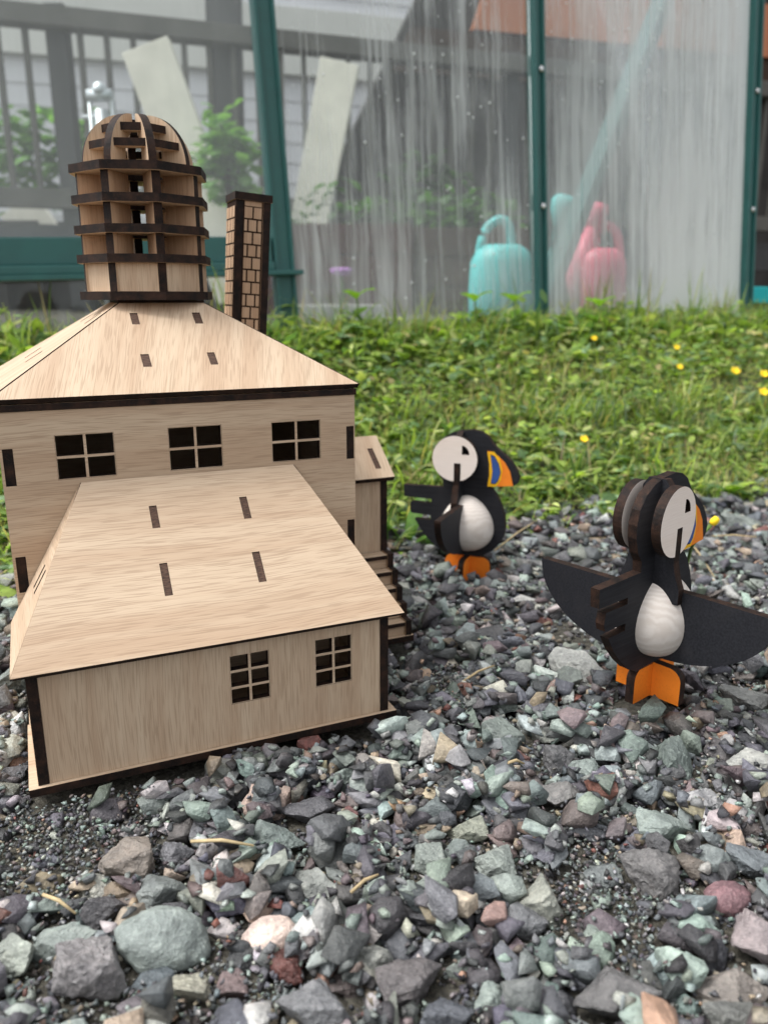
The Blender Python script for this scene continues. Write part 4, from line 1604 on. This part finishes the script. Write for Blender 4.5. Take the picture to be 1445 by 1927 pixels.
def can(name, u, v_base, y, mat, label, w, h, spout, rose, handle_side):
    p = at(u, v_base, y)
    O = tag(empty(name, (p.x, p.y, GZ)), label, 'watering can', 'watering cans inside the greenhouse')
    lathe('body', [(0, 0), (w * .50, 0), (w * .54, h * .05), (w * .55, h * .4), (w * .53, h * .72), (w * .44, h * .86), (w * .30, h * .93), (0, h * .94)], mat, O, 28, Matrix.Diagonal((1, .8, 1, 1)))
    tube('spout', spout[0], spout[1], mat, O, 12)
    a, b = Vector(spout[0][-1]), Vector(spout[0][-2])
    dr = (a - b).normalized()
    q = dr.to_track_quat('Z', 'Y').to_matrix().to_4x4()
    lathe('rose', [(0, -.01), (rose * .35, -.01), (rose * .9, .03), (rose, .05), (rose * .8, .062), (0, .066)], mat, O, 18, Matrix.Translation(a) @ q)
    hs = smooth_path([(handle_side * w * .5, 0, h * .35), (handle_side * w * .72, 0, h * .7), (handle_side * w * .55, 0, h * 1.08), (handle_side * w * .1, 0, h * 1.22), (-handle_side * w * .2, 0, h * 1.12), (-handle_side * w * .28, 0, h * .9)])
    tube('handle', hs, .011, mat, O, 10)


can('watering_can', 940, 600, 2.05, M_TEAL, 'teal plastic watering can behind the fogged middle pane', .145, .20,
    ([(.05, 0, .05), (.10, 0, .12), (.135, 0, .235)], [.022, .017, .013]), .036, -.55)
can('watering_can', 1122, 620, 2.2, M_PINK, 'pink plastic watering can behind the fogged glass beside the middle post', .125, .20,
    ([(-.03, 0, .03), (-.062, 0, .12), (-.03, 0, .235)], [.04, .03, .018]), .028, .55)

# purple flower, planters, slab, plants in the greenhouse
p = at(642, 515, 1.95)
FL = tag(empty('purple_flower', (p.x, p.y, GZ)), 'single purple flower inside the greenhouse near the left post', 'flower')
hz = p.z - GZ
tube('stem', [(0, 0, 0), (.004, 0, hz * .6), (0, 0, hz)], .004, M_STEM, FL, 6)
for k in range(9):
    a = 2 * PI * k / 9
    lathe('petal', [(0, 0), (.008, .008), (.009, .018), (0, .03)], M_PURPLE, FL, 8, Matrix.Translation((0, 0, hz)) @ Matrix.Rotation(a, 4, 'Z') @ Matrix.Rotation(1.25, 4, 'Y'))
p = at(620, 600, 2.0)
tag(box('paving_slab', -.12, .12, -.08, .08, 0, .045, M_CONC, None, Matrix.Translation((p.x, p.y, GZ)) @ Matrix.Rotation(.3, 4, 'Z'), .004), 'pale concrete slab lying inside the greenhouse', 'slab')


def leaf_clump(name, mat, parent, c, rad, n, sc, seed, colr=(.11, .22, .06)):
    r = np.random.default_rng(seed)
    d = r.normal(0, 1, (n, 3))
    d /= np.linalg.norm(d, axis=1)[:, None]
    P = np.array(c) + d * np.array(rad) * r.random((n, 1)) ** .4
    global ga
    keep = ga
    ga = {'v': [], 'f': [], 'c': [], 'n': 0}
    sz_ = sc * r.uniform(.6, 1.3, n)
    bulk(*LEAVES[4], mats_for(P, r.random(n) * 2 * PI, r.uniform(.2, 1.6, n), sz_, sz_), np.array(colr) * r.uniform(.6, 1.5, (n, 1)))
    me = quad_mesh(name, np.concatenate(ga['v']), np.concatenate(ga['f']), np.concatenate(ga['c']), mat)
    ga = keep
    return link(name, me, parent)


def planter(u, v, y, w, h, mat, label, plants, seed):
    p = at(u, v, y)
    O = tag(empty('planter', (p.x, p.y, GZ)), label, 'planter')
    zt2 = p.z - GZ
    box('soil', -w / 2 + .02, w / 2 - .02, -.13, .13, 0, zt2 - .03, M_SOIL, O)
    nbd = 3
    for k in range(nbd):
        a, b = zt2 * k / nbd, zt2 * (k + 1) / nbd - .006
        box('board', -w / 2, w / 2, -.16, -.135, a, b, mat, O, None, .003)
        box('board', -w / 2, w / 2, .135, .16, a, b, mat, O, None, .003)
        box('end_board', -w / 2, -w / 2 + .02, -.134, .134, a, b, mat, O, None, .003)
        box('end_board', w / 2 - .02, w / 2, -.134, .134, a, b, mat, O, None, .003)
    if plants:
        leaf_clump('foliage', M_LEAF, O, (0, 0, zt2 + .04), (w * .42, .1, .09), plants, .07, seed, (.05, .12, .03))


planter(640, 425, 3.0, .5, .3, M_MAROON, 'dark red wooden planter box inside the greenhouse', 60, 3)
planter(860, 432, 3.05, .55, .3, M_PLANTER, 'brown timber planter box with greenery inside the greenhouse', 160, 4)
for (u, v, y, rx, rz_, lab, sd) in ((425, 300, 3.0, .10, .17, 'bright leafy shrub beside the dark deck post', 5), (60, 300, 5.2, .9, .32, 'soft green bushes beyond the deck railing', 6), (805, 395, 3.5, .22, .22, 'dark leafy plant in front of the shed wall', 8)):
    p = at(u, v, y)
    O = tag(empty('shrub', (p.x, p.y, GZ)), lab, 'shrub')
    tube('stem', [(0, 0, 0), (.01, 0, (p.z - GZ) * .6), (0, 0, p.z - GZ)], .012, M_PLANTER, O, 6)
    leaf_clump('crown', M_LEAF, O, (0, 0, p.z - GZ), (rx, .12, rz_), int(220 * max(1, rx * 3)), .075 if y < 4 else .13, sd, (.14, .28, .08) if sd != 8 else (.03, .07, .025))

# galvanised fitting standing behind the dome
p = at(190, 190, 2.1)
ZF = tag(empty('metal_stand', (p.x, p.y, GZ)), 'galvanised metal stand with twin rods behind the domed tower', 'metal stand')
hz = p.z - GZ
for s in (-.026, .026): tube('rod', [(s, 0, 0), (s, 0, hz + .02)], .0055, M_ZINC, ZF, 8)
tube('pole', [(0, 0, 0), (0, 0, hz - .02)], .017, M_ZINC, ZF, 14)
tube('roller', [(-.03, 0, hz + .012), (.03, 0, hz + .012)], .014, M_ZINC, ZF, 14)
lathe('cap', [(0, .0), (.016, 0), (.019, .012), (.012, .026), (0, .03)], M_ZINC, ZF, 16, Matrix.Translation((0, 0, hz + .012)))
tube('pin', [(-.045, 0, hz - .035), (.045, 0, hz - .035)], .005, M_ZINC, ZF, 8)


# ------------------------------------------------------------------ small plants, flowers and straws
def leaf_plant(name, loc, leaves, label, cat, colr, group=None):
    O = tag(empty(name, loc), label, cat, group)
    for (az, tl, sz_, kind, dz) in leaves:
        global ga
        keep = ga
        ga = {'v': [], 'f': [], 'c': [], 'n': 0}
        bulk(*LEAVES[kind], mats_for(np.array([[0, 0, dz]]), np.array([az]), np.array([tl]), np.array([sz_]), np.array([sz_])), np.array([colr]) * rng.uniform(.85, 1.2))
        link('leaf', quad_mesh('leaf', np.concatenate(ga['v']), np.concatenate(ga['f']), np.concatenate(ga['c']), M_LEAF), O)
        ga = keep
    return O


p = atz(765, 1035, -.012)
leaf_plant('broadleaf_weed', (p.x, p.y, -.012), [(2.9, .9, .05, 4, .0), (.2, 1.0, .055, 3, 0), (-1.2, 1.1, .05, 4, 0), (1.8, .6, .07, 7, 0), (3.6, .35, .075, 6, 0), (-.5, .5, .06, 1, 0), (4.4, 1.0, .045, 4, 0), (1.0, .15, .08, 6, 0)],
           'broad leaved weed growing between model stairs and puffin tail', 'weed', (.13, .26, .055))
for (u, y, h, lab) in ((890, 1.60, .085, 'tall bright sprig rising before the teal watering can'), (962, 1.62, .085, 'lone bright leaf sprig next to the middle greenhouse post'), (1120, 1.68, .075, 'pointed dark sprig rising before the pink watering can'), (672, 1.52, .085, 'bright sprig rising before the purple flower')):
    x = (u - PW / 2) / FPX * y * .985
    z = ground_z(x, y)
    O = leaf_plant('sprig', (x, y, z), [(a, .55, .042, 4, h * f) for a, f in ((.3, 1), (2.4, .97), (4.4, .95), (1.2, .6), (3.5, .55))], lab, 'weed', (.24, .42, .06))
    tube('stem', [(0, 0, 0), (.004, 0, h * .5), (0, 0, h)], .0018, M_STEM, O, 6)

FLW = [(1272, 655, 'small buttercup highest on the bank above the spread wing'), (1278, 692, 'buttercup just below the highest one above the spread wing'), (1382, 700, 'tall yellow bloom in the upper bank towards the bench'),
       (1436, 706, 'largest yellow bloom beside the photo edge below the bench'), (1435, 740, 'yellow bloom lowest by the photo edge'), (1117, 638, 'tiny buttercup below the pink watering can'), (1098, 828, 'single buttercup on the bare thatch between both puffins')]
for (u, v, lab) in FLW:
    # walk along the line of sight to the bank, then lift a little
    d = ray(u, v)
    tt = .6
    while tt < 2.2:
        q = Vector((0, 0, CAM_H)) + d * tt
        if q.z < ground_z(q.x, q.y) + .058: break
        tt += .005
    g = ground_z(q.x, q.y)
    O = tag(empty('buttercup', (q.x, q.y, g)), lab, 'flower', 'yellow flowers in the grass')
    h = q.z - g
    tube('stem', [(0, 0, 0), (.003, .002, h * .5), (0, 0, h)], .0012, M_STEM, O, 6)
    rr = .0072 if u > 1380 else .0050
    for k in range(5):
        a = 2 * PI * k / 5 + u
        bm = bmesh.new()
        bmesh.ops.create_uvsphere(bm, u_segments=8, v_segments=6, radius=1)
        bmesh.ops.transform(bm, matrix=Matrix.Translation((0, 0, h)) @ Matrix.Rotation(.75, 4, 'X') @ Matrix.Rotation(a, 4, 'Z') @ Matrix.Rotation(-.55, 4, 'Y') @ Matrix.Translation((rr * .7, 0, 0)) @ Matrix.Diagonal((rr * .75, rr * .6, rr * .16, 1)), verts=bm.verts)
        from_bm('petal', bm, M_PETAL, O, True)

# dandelion bud leaning beside the nearer puffin's beak
q0, q1 = at(1300, 1030, .66), at(1337, 988, .66)
gz0 = ground_z(q0.x - .01, q0.y)
BD = tag(empty('dandelion_bud', (q0.x - .012, q0.y, gz0)), 'closed yellow dandelion bud leaning beside the puffin beak', 'flower')
o = Vector((q0.x - .012, q0.y, gz0))
tube('stem', [(0, 0, 0), q0 - o, q1 - o], [.0013, .0015, .0022], M_STEM, BD, 8)
dr = (q1 - q0).normalized()
lathe('petals', [(0, 0), (.0028, .001), (.0035, .004), (.0028, .008), (0, .009)], M_PETAL, BD, 12, Matrix.Translation(q1 - o) @ dr.to_track_quat('Z', 'Y').to_matrix().to_4x4())

STRAW = [((360, 1588), (478, 1598), 'long pale straw lying across stones below the annex'), ((80, 1672), (140, 1695), 'bent straw among stones at the lower photo edge side'), ((660, 1668), (712, 1648), 'short straw beside the pale green stones'),
         ((870, 1263), (930, 1243), 'thin straw on gravel between house and spread puffin'), ((930, 1030), (1012, 985), 'curved straw sticking out behind the farther puffin'), ((1340, 1002), (1420, 1030), 'dry straw on gravel behind the dandelion bud'),
         ((1020, 1010), (1140, 1008), 'straw along the border of gravel and grass'), ((955, 1460), (985, 1448), 'tiny straw piece among dark stones in mid gravel'), ((1285, 1020), (1345, 1075), 'straw under the near puffin beak')]
for (a, b, lab) in STRAW:
    def drop(u, v):
        p = atz(u, v, .004)
        i, j = int((p.x - HX0) / HR), int((p.y - HY0) / HR)
        z = float(hm[max(0, j - 2):j + 3, max(0, i - 2):i + 3].max()) if 0 <= i < hnx and 0 <= j < hny else ground_z(p.x, p.y)
        return Vector((p.x, p.y, max(z, ground_z(p.x, p.y)) + .001))
    A, B = drop(*a), drop(*b)
    S = tag(tube('straw', [Vector((0, 0, 0)), (B - A) * .5 + Vector((0, 0, .002)), B - A], [.0009, .0010, .0006], M_STRAW, None, 6), lab, 'straw', 'dry straws on the gravel')
    S.location = A
